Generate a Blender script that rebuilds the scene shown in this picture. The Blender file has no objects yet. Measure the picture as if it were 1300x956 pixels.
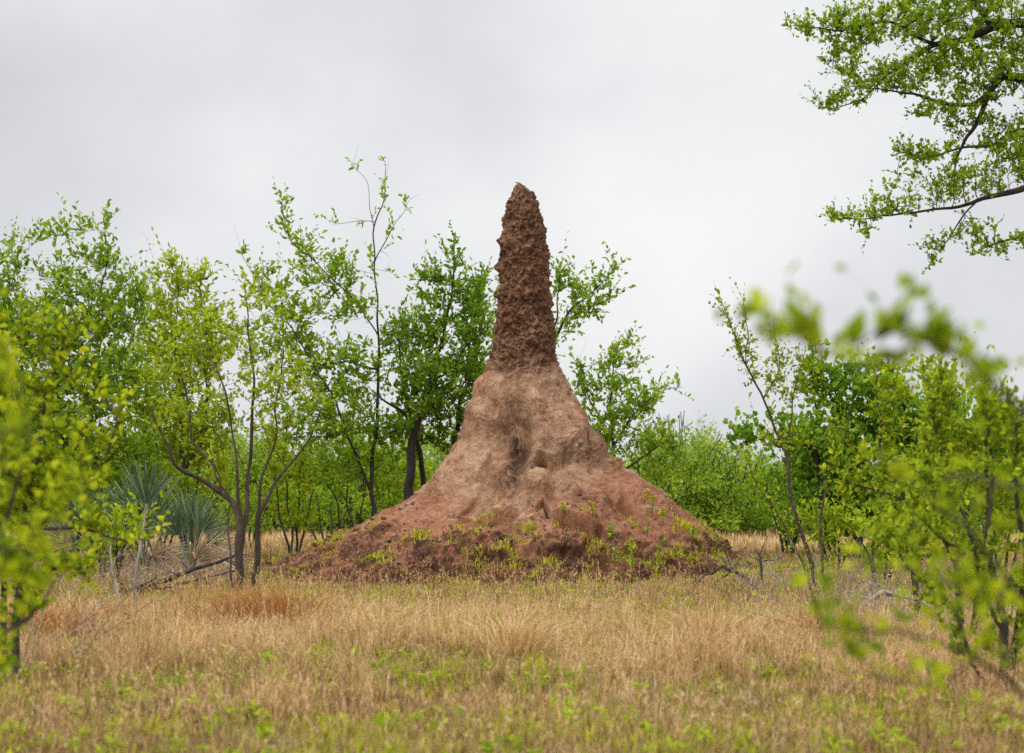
import bpy, math, random, time
import numpy as np
from mathutils import Vector
from mathutils.bvhtree import BVHTree

T0 = time.time()
SC = bpy.context.scene
COL = SC.collection
FPX, H, HY = 2500.0, 1.3, 610.0          # focal length in photo pixels, eye height, horizon row
MY = 28.5                                # distance of the mound's axis

def X(px, Y): return (px - 650.0) / FPX * Y
def Zp(py, Y): return H + (HY - py) / FPX * Y
def W(px, py, Y): return np.array([X(px, Y), Y, Zp(py, Y)])

# ------------------------------------------------------------------ noise
_r = np.random.default_rng(11)
PERM = np.concatenate([_r.permutation(256)] * 3)
GRAD = _r.normal(size=(256, 3)); GRAD /= np.linalg.norm(GRAD, axis=1)[:, None]

def pnoise(P, seed=0):
    P = np.asarray(P, float) + seed * 17.31
    I = np.floor(P).astype(np.int64); F = P - I
    U = F * F * F * (F * (F * 6 - 15) + 10)
    I &= 255
    out = np.zeros(len(P))
    for dx in (0, 1):
        for dy in (0, 1):
            for dz in (0, 1):
                h = PERM[PERM[PERM[(I[:, 0] + dx) & 255] + ((I[:, 1] + dy) & 255)] + ((I[:, 2] + dz) & 255)]
                g = GRAD[h]
                d = g[:, 0] * (F[:, 0] - dx) + g[:, 1] * (F[:, 1] - dy) + g[:, 2] * (F[:, 2] - dz)
                w = (U[:, 0] if dx else 1 - U[:, 0]) * (U[:, 1] if dy else 1 - U[:, 1]) * (U[:, 2] if dz else 1 - U[:, 2])
                out += d * w
    return out * 1.6

def fbm(P, octv=4, seed=0, gain=0.5, ridged=False):
    P = np.asarray(P, float)
    s, a, t = 0, 1.0, 0
    for o in range(octv):
        n = pnoise(P * 2.03 ** o, seed + o)
        if ridged: n = .52 - 2 * np.abs(n)
        s = s + a * n; t += a; a *= gain
    return s / t

def worley(P, seed=0):
    P = np.asarray(P, float) + seed * 3.7
    I = np.floor(P).astype(np.int64); F = P - I
    best = np.full(len(P), 9.0)
    for dx in (-1, 0, 1):
        for dy in (-1, 0, 1):
            for dz in (-1, 0, 1):
                h = PERM[PERM[PERM[(I[:, 0] + dx) & 255] + ((I[:, 1] + dy) & 255)] + ((I[:, 2] + dz) & 255)]
                c = GRAD[h] * 0.38 + 0.5 + np.array([dx, dy, dz]) - F
                best = np.minimum(best, (c * c).sum(1))
    return np.sqrt(best)

def sstep(a, b, x):
    t = np.clip((np.asarray(x, float) - a) / (b - a), 0, 1)
    return t * t * (3 - 2 * t)

def ground_z(x, y):
    x = np.asarray(x, float); y = np.asarray(y, float)
    P = np.stack([x * 0.16, y * 0.16, np.zeros_like(x)], -1).reshape(-1, 3)
    Q = np.stack([x * 0.9, y * 0.9, np.zeros_like(x)], -1).reshape(-1, 3)
    z = 0.10 * pnoise(P, 3) + 0.03 * pnoise(Q, 5)
    return z.reshape(x.shape)
def gz(x, y): return float(ground_z(np.array([x]), np.array([y]))[0])

# ------------------------------------------------------------------ mesh helpers
def make_mesh(name, verts, faces, attrs=None, smooth=False):
    """verts (n,3); faces: list of int arrays (m,k)."""
    me = bpy.data.meshes.new(name)
    verts = np.ascontiguousarray(verts, dtype=np.float32)
    faces = [np.asarray(f, dtype=np.int32) for f in faces if len(f)]
    me.vertices.add(len(verts)); me.vertices.foreach_set('co', verts.ravel())
    loops = np.concatenate([f.ravel() for f in faces])
    sizes = np.concatenate([np.full(len(f), f.shape[1], np.int32) for f in faces])
    starts = np.concatenate([[0], np.cumsum(sizes)[:-1]]).astype(np.int32)
    me.loops.add(len(loops)); me.loops.foreach_set('vertex_index', loops)
    me.polygons.add(len(sizes))
    me.polygons.foreach_set('loop_start', starts)
    me.polygons.foreach_set('loop_total', sizes)
    if attrs:
        for k, v in attrs.items():
            a = me.attributes.new(k, 'FLOAT', 'POINT')
            a.data.foreach_set('value', np.ascontiguousarray(v, dtype=np.float32))
    me.polygons.foreach_set('use_smooth', np.full(len(sizes), smooth, dtype=bool))
    me.update(calc_edges=True)
    return me

def link(name, me, mat=None, parent=None, loc=None):
    o = bpy.data.objects.new(name, me); COL.objects.link(o)
    if mat is not None: me.materials.append(mat)
    if parent is not None: o.parent = parent
    if loc is not None: o.location = loc
    return o

def tag(o, label=None, cat=None, group=None, kind=None):
    if label: o['label'] = label
    if cat: o['category'] = cat
    if group: o['group'] = group
    if kind: o['kind'] = kind
    return o

def empty(name, loc, label, cat, group=None):
    o = bpy.data.objects.new(name, None); COL.objects.link(o)
    o.location = loc; o.empty_display_size = 0.2
    return tag(o, label, cat, group)

class Acc:
    def __init__(s): s.v = []; s.f = {}; s.n = 0
    def add(s, v, *fs):
        for f in fs:
            f = np.asarray(f, np.int64)
            s.f.setdefault(f.shape[1], []).append(f + s.n)
        s.v.append(np.asarray(v, float)); s.n += len(v)
    def mesh(s, name, origin=(0, 0, 0), smooth=False):
        V = np.concatenate(s.v) - np.asarray(origin, float)
        return make_mesh(name, V, [np.concatenate(q) for q in s.f.values()], smooth=smooth)

def norm(v):
    return v / np.maximum(np.linalg.norm(v, axis=-1, keepdims=True), 1e-9)

def tube(acc, P, R, sides=6):
    P = np.asarray(P, float); n = len(P)
    if n < 2: return
    T = norm(np.gradient(P, axis=0))
    ref = np.array([0.31, 0.87, 0.38])
    A = norm(np.cross(T, ref)); B = np.cross(T, A)
    a = np.arange(sides) / sides * 2 * math.pi
    V = P[:, None] + np.asarray(R)[:, None, None] * (A[:, None] * np.cos(a)[None, :, None] + B[:, None] * np.sin(a)[None, :, None])
    i = np.arange(n - 1)[:, None] * sides; j = np.arange(sides)[None]; k = (j + 1) % sides
    F = np.stack([i + j, i + k, i + sides + k, i + sides + j], -1).reshape(-1, 4)
    acc.add(V.reshape(-1, 3), F)

def tubes3(acc, B, D, L, R, bend, rng, rings=4):
    """many thin three-sided twigs at once; returns function pos(idx,t)"""
    n = len(B)
    t = np.linspace(0, 1, rings)
    P = B[:, None] + D[:, None] * L[:, None, None] * t[None, :, None] + bend[:, None] * (t ** 2)[None, :, None]
    A = norm(np.cross(D, rng.normal(size=(n, 3)))); C = np.cross(D, A)
    a = np.arange(3) / 3 * 2 * math.pi
    rr = (R[:, None] * (1 - 0.75 * t)[None])[:, :, None, None]
    V = P[:, :, None] + rr * (A[:, None, None] * np.cos(a)[None, None, :, None] + C[:, None, None] * np.sin(a)[None, None, :, None])
    base = (np.arange(n) * rings * 3)[:, None, None]
    i = (np.arange(rings - 1) * 3)[None, :, None]; j = np.arange(3)[None, None]; k = (j + 1) % 3
    F = np.stack([base + i + j, base + i + k, base + i + 3 + k, base + i + 3 + j], -1).reshape(-1, 4)
    acc.add(V.reshape(-1, 3), F)

def add_leaves(acc, P, D, S, rng, ratio=0.5, fold=0.25, up=0.5):
    n = len(P)
    D = norm(D)
    N = norm(rng.normal(size=(n, 3)) + np.array([0, 0, up]))
    Wd = norm(np.cross(D, N)); N = np.cross(Wd, D)
    S = S[:, None]
    w = S * ratio * 0.5 * rng.uniform(0.75, 1.2, (n, 1))
    droop = N * S * rng.uniform(-0.12, 0.22, (n, 1))
    lift = N * w * fold * 2
    V = np.stack([P,
                  P + D * S * 0.30 + Wd * w * 0.92 + lift,
                  P + D * S * 0.70 + Wd * w * 0.80 + lift - droop * .5,
                  P + D * S - droop,
                  P + D * S * 0.70 - Wd * w * 0.80 + lift - droop * .5,
                  P + D * S * 0.30 - Wd * w * 0.92 + lift], 1)
    b = (np.arange(n) * 6)[:, None]
    acc.add(V.reshape(-1, 3), b + np.array([[0, 3, 2, 1]]), b + np.array([[0, 5, 4, 3]]))

# ------------------------------------------------------------------ materials
def new_mat(name):
    m = bpy.data.materials.new(name); m.use_nodes = True
    nt = m.node_tree; nt.nodes.clear()
    return m, nt, nt.nodes, nt.links

def N(nodes, t, **kw):
    n = nodes.new(t)
    for k, v in kw.items():
        if hasattr(n, k): setattr(n, k, v)
        else: n.inputs[k].default_value = v
    return n

def ramp(nodes, stops, interp='LINEAR'):
    r = nodes.new('ShaderNodeValToRGB'); cr = r.color_ramp; cr.interpolation = interp
    while len(cr.elements) > 1: cr.elements.remove(cr.elements[-1])
    cr.elements[0].position = stops[0][0]; cr.elements[0].color = (*stops[0][1], 1)
    for p, c in stops[1:]:
        e = cr.elements.new(p); e.color = (*c, 1)
    return r

def mixrgb(nodes, links, fac, a, b, blend='MIX'):
    m = nodes.new('ShaderNodeMix'); m.data_type = 'RGBA'; m.blend_type = blend
    if isinstance(fac, (int, float)): m.inputs[0].default_value = fac
    else: links.new(fac, m.inputs[0])
    for s, i in ((a, 6), (b, 7)):
        if isinstance(s, tuple): m.inputs[i].default_value = (*s, 1)
        else: links.new(s, m.inputs[i])
    return m.outputs[2]

def leaf_mat(name, stops, trans=0.36, gloss=0.004, rough=0.42, scale=0.9, tcol=(1.25, 1.25, 0.55)):
    m, nt, nd, lk = new_mat(name)
    geo = nd.new('ShaderNodeNewGeometry')
    tc = nd.new('ShaderNodeTexCoord')
    no = N(nd, 'ShaderNodeTexNoise', Scale=scale, Detail=2.0)
    lk.new(tc.outputs['Object'], no.inputs['Vector'])
    ma = N(nd, 'ShaderNodeMath', operation='MULTIPLY_ADD'); ma.inputs[1].default_value = 0.55; 
    mb = N(nd, 'ShaderNodeMath', operation='MULTIPLY'); mb.inputs[1].default_value = 0.45
    lk.new(geo.outputs['Random Per Island'], ma.inputs[0]); lk.new(no.outputs['Fac'], mb.inputs[0]); lk.new(mb.outputs[0], ma.inputs[2])
    r = ramp(nd, stops); lk.new(ma.outputs[0], r.inputs[0])
    dif = nd.new('ShaderNodeBsdfDiffuse'); lk.new(r.outputs[0], dif.inputs[0])
    tl = nd.new('ShaderNodeBsdfTranslucent')
    tcn = mixrgb(nd, lk, 1.0, r.outputs[0], tcol, 'MULTIPLY'); lk.new(tcn, tl.inputs[0])
    mx = nd.new('ShaderNodeMixShader'); mx.inputs[0].default_value = trans
    lk.new(dif.outputs[0], mx.inputs[1]); lk.new(tl.outputs[0], mx.inputs[2])
    gl = nd.new('ShaderNodeBsdfGlossy'); gl.inputs['Roughness'].default_value = rough; gl.inputs[0].default_value = (.9, .95, .9, 1)
    m2 = nd.new('ShaderNodeMixShader'); m2.inputs[0].default_value = gloss
    lk.new(mx.outputs[0], m2.inputs[1]); lk.new(gl.outputs[0], m2.inputs[2])
    out = nd.new('ShaderNodeOutputMaterial'); lk.new(m2.outputs[0], out.inputs[0])
    return m

def bark_mat(name, c1, c2, scale=14):
    m, nt, nd, lk = new_mat(name)
    tc = nd.new('ShaderNodeTexCoord'); mp = nd.new('ShaderNodeMapping'); mp.inputs['Scale'].default_value = (1, 1, .25)
    lk.new(tc.outputs['Object'], mp.inputs[0])
    no = N(nd, 'ShaderNodeTexNoise', Scale=scale, Detail=5.0, Roughness=0.65); lk.new(mp.outputs[0], no.inputs['Vector'])
    r = ramp(nd, [(0.3, c1), (0.7, c2)]); lk.new(no.outputs['Fac'], r.inputs[0])
    n2 = N(nd, 'ShaderNodeTexNoise', Scale=scale * 5, Detail=3.0); lk.new(mp.outputs[0], n2.inputs['Vector'])
    bp = nd.new('ShaderNodeBump'); bp.inputs['Distance'].default_value = 0.02; bp.inputs['Strength'].default_value = .9
    lk.new(n2.outputs['Fac'], bp.inputs['Height'])
    p = nd.new('ShaderNodeBsdfPrincipled'); p.inputs['Roughness'].default_value = .9
    lk.new(r.outputs[0], p.inputs['Base Color']); lk.new(bp.outputs[0], p.inputs['Normal'])
    out = nd.new('ShaderNodeOutputMaterial'); lk.new(p.outputs[0], out.inputs[0])
    return m

M = {}
M['leaf_mid'] = leaf_mat('leaf_mid', [(0.1, (0.0896, 0.173, 0.0154)), (0.4, (0.192, 0.32, 0.023)), (0.7, (0.333, 0.474, 0.0384)), (1.0, (0.512, 0.589, 0.0896))])
M['leaf_deep'] = leaf_mat('leaf_deep', [(0.1, (.05, .12, .012)), (0.5, (.16, .29, .022)), (0.9, (.34, .47, .05))])
M['leaf_yellow'] = leaf_mat('leaf_yellow', [(0.1, (0.141, 0.218, 0.0128)), (0.5, (0.32, 0.422, 0.023)), (0.9, (0.538, 0.602, 0.0576))])
M['leaf_fresh'] = leaf_mat('leaf_fresh', [(0.1, (.05, .13, .015)), (0.5, (.16, .31, .025)), (0.9, (.34, .50, .06))])
M['leaf_near'] = leaf_mat('leaf_near', [(0.1, (.07, .12, .008)), (0.42, (.20, .29, .012)), (0.65, (.44, .50, .018)), (0.9, (.66, .66, .03)), (.93, (.66, .64, .03)), (.94, (.84, .28, .02))])
M['leaf_olive'] = leaf_mat('leaf_olive', [(0.1, (.08, .14, .010)), (0.5, (.26, .36, .018)), (0.88, (.54, .60, .04)), (.94, (.54, .58, .04)), (.95, (.82, .30, .04))])
M['leaf_small'] = leaf_mat('leaf_small', [(0.1, (.09, .17, .012)), (0.5, (.23, .36, .02)), (0.86, (.42, .54, .045)), (0.92, (.36, .15, .05))])
M['leaf_far'] = leaf_mat('leaf_far', [(0.15, (.09, .17, .015)), (0.5, (.24, .37, .03)), (0.9, (.46, .56, .08))])
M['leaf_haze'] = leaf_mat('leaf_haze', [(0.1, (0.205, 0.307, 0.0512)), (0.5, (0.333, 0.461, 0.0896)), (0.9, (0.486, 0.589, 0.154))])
M['palm'] = leaf_mat('palm_leaf', [(0.1, (.045, .08, .035)), (0.5, (.10, .155, .075)), (0.9, (.28, .33, .18))], trans=.15, gloss=.03, tcol=(1.1, 1.2, .8))
M['palm_dead'] = leaf_mat('palm_dead', [(0.1, (.22, .14, .09)), (0.5, (.36, .27, .17)), (0.9, (.50, .42, .30))], trans=.15)
M['straw'] = leaf_mat('straw', [(0.12, (.11, .050, .022)), (0.32, (.38, .225, .095)), (0.55, (.66, .46, .235)), (0.85, (.86, .72, .46))], trans=.3, gloss=.005, scale=.7, tcol=(1.1, 1.0, .7))
M['litter'] = leaf_mat('litter', [(0.12, (.09, .045, .022)), (0.4, (.20, .12, .055)), (0.7, (.36, .25, .12)), (0.95, (.56, .43, .25))], trans=.2, gloss=.0, scale=.7, tcol=(1.1, 1.0, .7))
M['straw_red'] = leaf_mat('straw_red', [(0.1, (.20, .08, .03)), (0.6, (.40, .18, .06)), (0.95, (.52, .27, .10))], trans=.3, gloss=.005, tcol=(1.1, .9, .6))
M['green_grass'] = leaf_mat('green_grass', [(0.1, (.14, .19, .015)), (0.5, (.40, .42, .03)), (0.9, (.74, .66, .12))], trans=.4, scale=.8)
M['bark'] = bark_mat('bark', (.022, .016, .014), (.085, .062, .052))
M['bark_dark'] = bark_mat('bark_dark', (.010, .008, .008), (.045, .034, .032))
M['bark_brown'] = bark_mat('bark_brown', (.022, .014, .011), (.13, .088, .064), 22)
M['dead_grey'] = bark_mat('dead_grey', (.16, .13, .11), (.40, .35, .31))
M['burnt'] = bark_mat('burnt', (.012, .009, .009), (.060, .045, .040))

def soil_material():
    m, nt, nd, lk = new_mat('termite_soil')
    tc = nd.new('ShaderNodeTexCoord')
    def at(n):
        a = nd.new('ShaderNodeAttribute'); a.attribute_name = n; return a.outputs['Fac']
    def noise(s, d=5, r=.6, off=0):
        n = N(nd, 'ShaderNodeTexNoise', Scale=s, Detail=float(d), Roughness=r)
        mp = nd.new('ShaderNodeMapping'); mp.inputs['Location'].default_value = (off, off * 2, -off)
        lk.new(tc.outputs['Object'], mp.inputs[0]); lk.new(mp.outputs[0], n.inputs['Vector']); return n.outputs['Fac']
    n1 = noise(2.2, 6, .6); n2 = noise(11, 6, .7, 4); n3 = noise(48, 4, .7, 9)
    red = ramp(nd, [(0.25, (.18, .078, .043)), (0.5, (.31, .145, .082)), (0.75, (.42, .215, .130))]); lk.new(n2, red.inputs[0])
    pale = ramp(nd, [(0.25, (.25, .145, .090)), (0.5, (.40, .245, .155)), (0.75, (.52, .335, .220))]); lk.new(n2, pale.inputs[0])
    spi = ramp(nd, [(0.28, (.070, .038, .025)), (0.5, (.195, .108, .068)), (0.72, (.35, .205, .135))]); lk.new(n2, spi.inputs[0])
    wet = ramp(nd, [(0.28, (.045, .022, .016)), (0.5, (.115, .055, .037)), (0.72, (.25, .12, .076))]); lk.new(n2, wet.inputs[0])
    c = mixrgb(nd, lk, at('pale'), red.outputs[0], pale.outputs[0])
    c = mixrgb(nd, lk, at('spire'), c, spi.outputs[0])
    c = mixrgb(nd, lk, at('wet'), c, wet.outputs[0])
    c = mixrgb(nd, lk, at('stain_shade'), c, (.085, .046, .028))
    g = ramp(nd, [(0.30, (.55, .53, .51)), (0.46, (.96, .96, .96)), (0.70, (1.15, 1.15, 1.15))]); lk.new(n3, g.inputs[0])
    g1 = ramp(nd, [(0.38, (.76, .70, .66)), (0.60, (1.10, 1.11, 1.12))]); lk.new(n1, g1.inputs[0]); c = mixrgb(nd, lk, 1.0, c, g1.outputs[0], 'MULTIPLY')
    c = mixrgb(nd, lk, 1.0, c, g.outputs[0], 'MULTIPLY')
    add = N(nd, 'ShaderNodeMath', operation='MULTIPLY_ADD'); add.inputs[1].default_value = .45
    n4 = noise(26, 6, .75, 2); lk.new(n3, add.inputs[0]); lk.new(n4, add.inputs[2])
    bp = nd.new('ShaderNodeBump'); bp.inputs['Distance'].default_value = .035; bp.inputs['Strength'].default_value = .85
    lk.new(add.outputs[0], bp.inputs['Height'])
    p = nd.new('ShaderNodeBsdfPrincipled'); p.inputs['Roughness'].default_value = .95; p.inputs['Specular IOR Level'].default_value = .05
    lk.new(c, p.inputs['Base Color']); lk.new(bp.outputs[0], p.inputs['Normal'])
    out = nd.new('ShaderNodeOutputMaterial'); lk.new(p.outputs[0], out.inputs[0])
    return m
M['soil'] = soil_material()

def clod_material():
    m, nt, nd, lk = new_mat('clod')
    geo = nd.new('ShaderNodeNewGeometry')
    r = ramp(nd, [(0.0, (.06, .028, .020)), (0.4, (.12, .055, .038)), (0.8, (.20, .085, .052)), (1., (.30, .14, .085))]); lk.new(geo.outputs['Random Per Island'], r.inputs[0])
    tc = nd.new('ShaderNodeTexCoord'); n = N(nd, 'ShaderNodeTexNoise', Scale=60.0, Detail=4.0); lk.new(tc.outputs['Object'], n.inputs['Vector'])
    bp = nd.new('ShaderNodeBump'); bp.inputs['Distance'].default_value = .02; lk.new(n.outputs['Fac'], bp.inputs['Height'])
    p = nd.new('ShaderNodeBsdfPrincipled'); p.inputs['Roughness'].default_value = .95
    lk.new(r.outputs[0], p.inputs['Base Color']); lk.new(bp.outputs[0], p.inputs['Normal'])
    out = nd.new('ShaderNodeOutputMaterial'); lk.new(p.outputs[0], out.inputs[0])
    return m
M['clod'] = clod_material()

def ground_material():
    m, nt, nd, lk = new_mat('ground_litter')
    tc = nd.new('ShaderNodeTexCoord')
    a = N(nd, 'ShaderNodeTexNoise', Scale=.5, Detail=5.0, Roughness=.65); lk.new(tc.outputs['Object'], a.inputs['Vector'])
    b = N(nd, 'ShaderNodeTexNoise', Scale=18.0, Detail=6.0, Roughness=.75); lk.new(tc.outputs['Object'], b.inputs['Vector'])
    r1 = ramp(nd, [(0.3, (.13, .065, .035)), (0.5, (.26, .15, .07)), (.7, (.38, .24, .11))]); lk.new(b.outputs['Fac'], r1.inputs[0])
    r2 = ramp(nd, [(0.3, (.10, .09, .025)), (0.5, (.20, .17, .05)), (.7, (.32, .25, .10))]); lk.new(b.outputs['Fac'], r2.inputs[0])
    r3 = ramp(nd, [(0.42, (0, 0, 0)), (0.58, (1, 1, 1))]); lk.new(a.outputs['Fac'], r3.inputs[0])
    c = mixrgb(nd, lk, r3.outputs[0], r1.outputs[0], r2.outputs[0])
    vl = nd.new('ShaderNodeVectorMath'); vl.operation = 'DISTANCE'; lk.new(tc.outputs['Object'], vl.inputs[0]); vl.inputs[1].default_value = (0, 28, 0)
    mr_ = N(nd, 'ShaderNodeMapRange'); mr_.inputs['From Min'].default_value = 4.0; mr_.inputs['From Max'].default_value = 9.0; mr_.inputs['To Min'].default_value = .75; mr_.inputs['To Max'].default_value = 0
    lk.new(vl.outputs['Value'], mr_.inputs['Value'])
    r4 = ramp(nd, [(0.3, (.075, .035, .024)), (0.5, (.17, .08, .052)), (.7, (.30, .15, .09))]); lk.new(b.outputs['Fac'], r4.inputs[0])
    c = mixrgb(nd, lk, mr_.outputs[0], c, r4.outputs[0])
    bp = nd.new('ShaderNodeBump'); bp.inputs['Distance'].default_value = .04; lk.new(b.outputs['Fac'], bp.inputs['Height'])
    p = nd.new('ShaderNodeBsdfPrincipled'); p.inputs['Roughness'].default_value = .95
    lk.new(c, p.inputs['Base Color']); lk.new(bp.outputs[0], p.inputs['Normal'])
    out = nd.new('ShaderNodeOutputMaterial'); lk.new(p.outputs[0], out.inputs[0])
    return m
M['ground'] = ground_material()

# ------------------------------------------------------------------ ground
def axis_pts(near, far, step, grow=1.18):
    p = list(np.arange(0, near, step)); d = step
    while p[-1] < far: d *= grow; p.append(p[-1] + d)
    return np.array(p)
ax = axis_pts(22, 3000, .3); gx = np.concatenate([-ax[:0:-1], ax])
ay = axis_pts(60, 4000, .3); by = axis_pts(6, 60, .6); gy = np.concatenate([-by[:0:-1], ay])
GX, GY = np.meshgrid(gx, gy)
GZ = ground_z(GX, GY) * np.clip(1.3 - np.hypot(GX, GY) / 400, 0.2, 1)
nx, ny = len(gx), len(gy)
i = (np.arange(ny - 1) * nx)[:, None] + np.arange(nx - 1)[None]
gf = np.stack([i, i + 1, i + nx + 1, i + nx], -1).reshape(-1, 4)
g = link('ground', make_mesh('ground', np.stack([GX, GY, GZ], -1).reshape(-1, 3), [gf], smooth=True), M['ground'])
tag(g, 'dry savanna ground covered with straw coloured litter', 'ground', kind='structure')

# ------------------------------------------------------------------ termite mound
PROF = np.array([
 (232,657.5,658.5),(235,652,665),(240,649,670),(250,645,679),(262,641,685),(280,637,691),(300,634,695),(320,631,698),(340,630,699),
 (360,630,700),(380,629,702),(400,628,704),(420,626,706),(440,623,706),(455,620,708),(468,614,713),(485,602,724),
 (500,597,731),(520,591,741),(540,585,753),(560,578,768),(580,566,784),(600,550,808),(615,537,832),(630,518,852),
 (645,494,870),(660,458,890),(675,424,912),(690,392,930),(705,364,946),(718,340,957),(730,320,970)], float)
pz = H + (HY - PROF[:, 0]) / FPX * MY
tL, tR = PROF[:, 1].copy(), PROF[:, 2].copy(); iL, iR = tL.copy(), tR.copy()
for it in range(8):        # a flaring body shows a wider outline than its axial section: solve for the section
    L_, R_ = (iL - 650) / FPX * MY, (iR - 650) / FPX * MY
    zf = np.linspace(pz[0], pz[-1], 900)
    cf_, rf_ = np.interp(-zf, -pz, (L_ + R_) / 2), np.interp(-zf, -pz, (R_ - L_) / 2)
    tq = np.linspace(0, 2 * math.pi, 180)[None]
    xq, yq = cf_[:, None] + rf_[:, None] * np.cos(tq), MY + rf_[:, None] * np.sin(tq)
    uq, vq = 650 + xq / yq * FPX, HY - (zf[:, None] - H) / yq * FPX
    for k_, y_ in enumerate(PROF[:, 0]):
        m_ = np.abs(vq - y_) < 2.5
        if m_.any() and 260 < y_ < 712: iL[k_] += .8 * (tL[k_] - uq[m_].min()); iR[k_] += .8 * (tR[k_] - uq[m_].max())
pL = (iL - 650) / FPX * MY; pR = (iR - 650) / FPX * MY
pc, pr = (pL + pR) / 2, np.maximum.accumulate((pR - pL) / 2)
print('profile', np.round(iL).astype(int).tolist(), np.round(iR).astype(int).tolist())
NR, NC = 640, 720
arc = np.concatenate([[0], np.cumsum(np.hypot(np.diff(pz), np.diff(pr)))])
s = np.linspace(0, arc[-1], NR)
rz = np.interp(s, arc, pz); rr = np.interp(s, arc, pr); rc = np.interp(s, arc, pc)
def smooth1(a, k=9):
    b = np.pad(a, k, mode='reflect', reflect_type='odd'); ker = np.hanning(2 * k + 1); ker /= ker.sum()
    return np.convolve(b, ker, 'valid')
rz, rr, rc = smooth1(rz), np.maximum(smooth1(rr), 0.004), smooth1(rc)
rr[0] = 0.002
th = np.linspace(0, 2 * math.pi, NC, endpoint=False); th = th - .6 * np.cos(th)     # finer towards the lit front
TH, _ = np.meshgrid(th, s)
RZ = np.repeat(rz[:, None], NC, 1); RR = np.repeat(rr[:, None], NC, 1); RC = np.repeat(rc[:, None], NC, 1)
slope_r = np.gradient(rz, s); slope_z = -np.gradient(rr, s)     # outward normal in (r,z)
nr_ = -slope_r; nz_ = -slope_z
nl = np.hypot(nr_, nz_); nr_, nz_ = nr_ / nl, nz_ / nl
nz_ = np.abs(nz_)
XX = RC + RR * np.cos(TH); YY = MY + RR * np.sin(TH) * (1.0)
ZZ = RZ
Nx, Ny, Nz = nr_[:, None] * np.cos(TH), nr_[:, None] * np.sin(TH), np.repeat(nz_[:, None], NC, 1)
P = np.stack([XX, YY, ZZ], -1).reshape(-1, 3); NV = np.stack([Nx, Ny, Nz], -1).reshape(-1, 3)
ang = TH.ravel()
u = 650 + P[:, 0] / P[:, 1] * FPX; v = HY - (P[:, 2] - H) / P[:, 1] * FPX
front = sstep(MY + .3, MY - .2, P[:, 1])
def gau(cx, cy, sx, sy, p=2): return np.exp(-(np.abs((u - cx) / sx) ** p + np.abs((v - cy) / sy) ** p)) * front
def ridge(pts, w, taper=True):
    best = np.full(len(u), 1e9)
    for (x0, y0), (x1, y1) in zip(pts[:-1], pts[1:]):
        dx, dy = x1 - x0, y1 - y0
        t = np.clip(((u - x0) * dx + (v - y0) * dy) / (dx * dx + dy * dy), 0, 1)
        best = np.minimum(best, np.hypot(u - x0 - t * dx, v - y0 - t * dy))
    return np.exp(-(best / w) ** 2) * front
zz = P[:, 2]
wob = fbm(P * 1.6, 3, 21) * 0.35
spire = sstep(2.80, 2.90, zz + wob * .55)
low = sstep(1.55, .6, zz); vlow = sstep(.75, .25, zz + wob * .4)
cone = (1 - spire)
cl = np.stack([np.cos(ang) * 3.2, np.sin(ang) * 3.2, zz * .35], -1)
d = 0
# rough crumbly spire: stacked lumps and pits
def part(mask, fn):
    out = np.zeros(len(P)); ix = np.where(mask > .002)[0]; out[ix] = fn(P[ix]); return out
def spire_rough(Q):
    wr = fbm(Q * 6, 2, 4)[:, None]
    return ((.52 - worley(Q * 9 + wr * .8, 1)) * .055 + (.52 - worley(Q * 19 + wr * 1.5, 2)) * .042 + (.5 - worley(Q * 38 + wr, 5)) * .020
            + fbm(Q * 5, 4, 31, ridged=True) * .065 + fbm(Q * 22, 3, 35) * .022)
topk = sstep(5.75, 5.2, zz) * .4 + .6
d = d + spire * part(spire, spire_rough) * topk * np.clip(rr.repeat(NC) / .2, .2, 1)
d = d + spire * .025
d = d + spire * part(spire, lambda Q: fbm(Q * 2.4, 3, 33)) * .09 * topk
# cone: plastered, gullied
d = d + cone * (fbm(P * 1.3, 3, 41) * .12 + fbm(P * 4.2, 3, 42) * .040) + part(cone, lambda Q: fbm(Q * 15, 3, 43, gain=.7)) * cone * .016
d = d + cone * low * fbm(cl, 3, 44, ridged=True) * .12
d = d + vlow * part(vlow, lambda Q: fbm(Q * 6, 4, 45, gain=.65) * .09 + sstep(-.05, .05, fbm(Q * 3.2, 3, 48)) * .05 + (.55 - worley(Q * 8 + fbm(Q * 9, 2, 3)[:, None] * .6, 7)) * .075 + (.55 - worley(Q * 19 + fbm(Q * 20, 2, 3)[:, None] * .6, 8)) * .05)
run = np.stack([np.cos(ang) * 8, np.sin(ang) * 8, zz * 1.1], -1) + fbm(P * 2, 2, 55)[:, None] * .8
d = d + cone * sstep(2.9, 2.2, zz) * (fbm(run, 2, 56, ridged=True) * .034) - cone * .06 * sstep(.30, .62, pnoise(run * .8, 58)) * sstep(2.4, 1.6, zz)
crumb = cone * sstep(.0, .4, fbm(P * 2.4, 3, 46)) * (1 - vlow)
d = d + crumb * part(crumb, lambda Q: (.5 - worley(Q * 17, 9)) * .05 + fbm(Q * 9, 3, 47) * .04)
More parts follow.
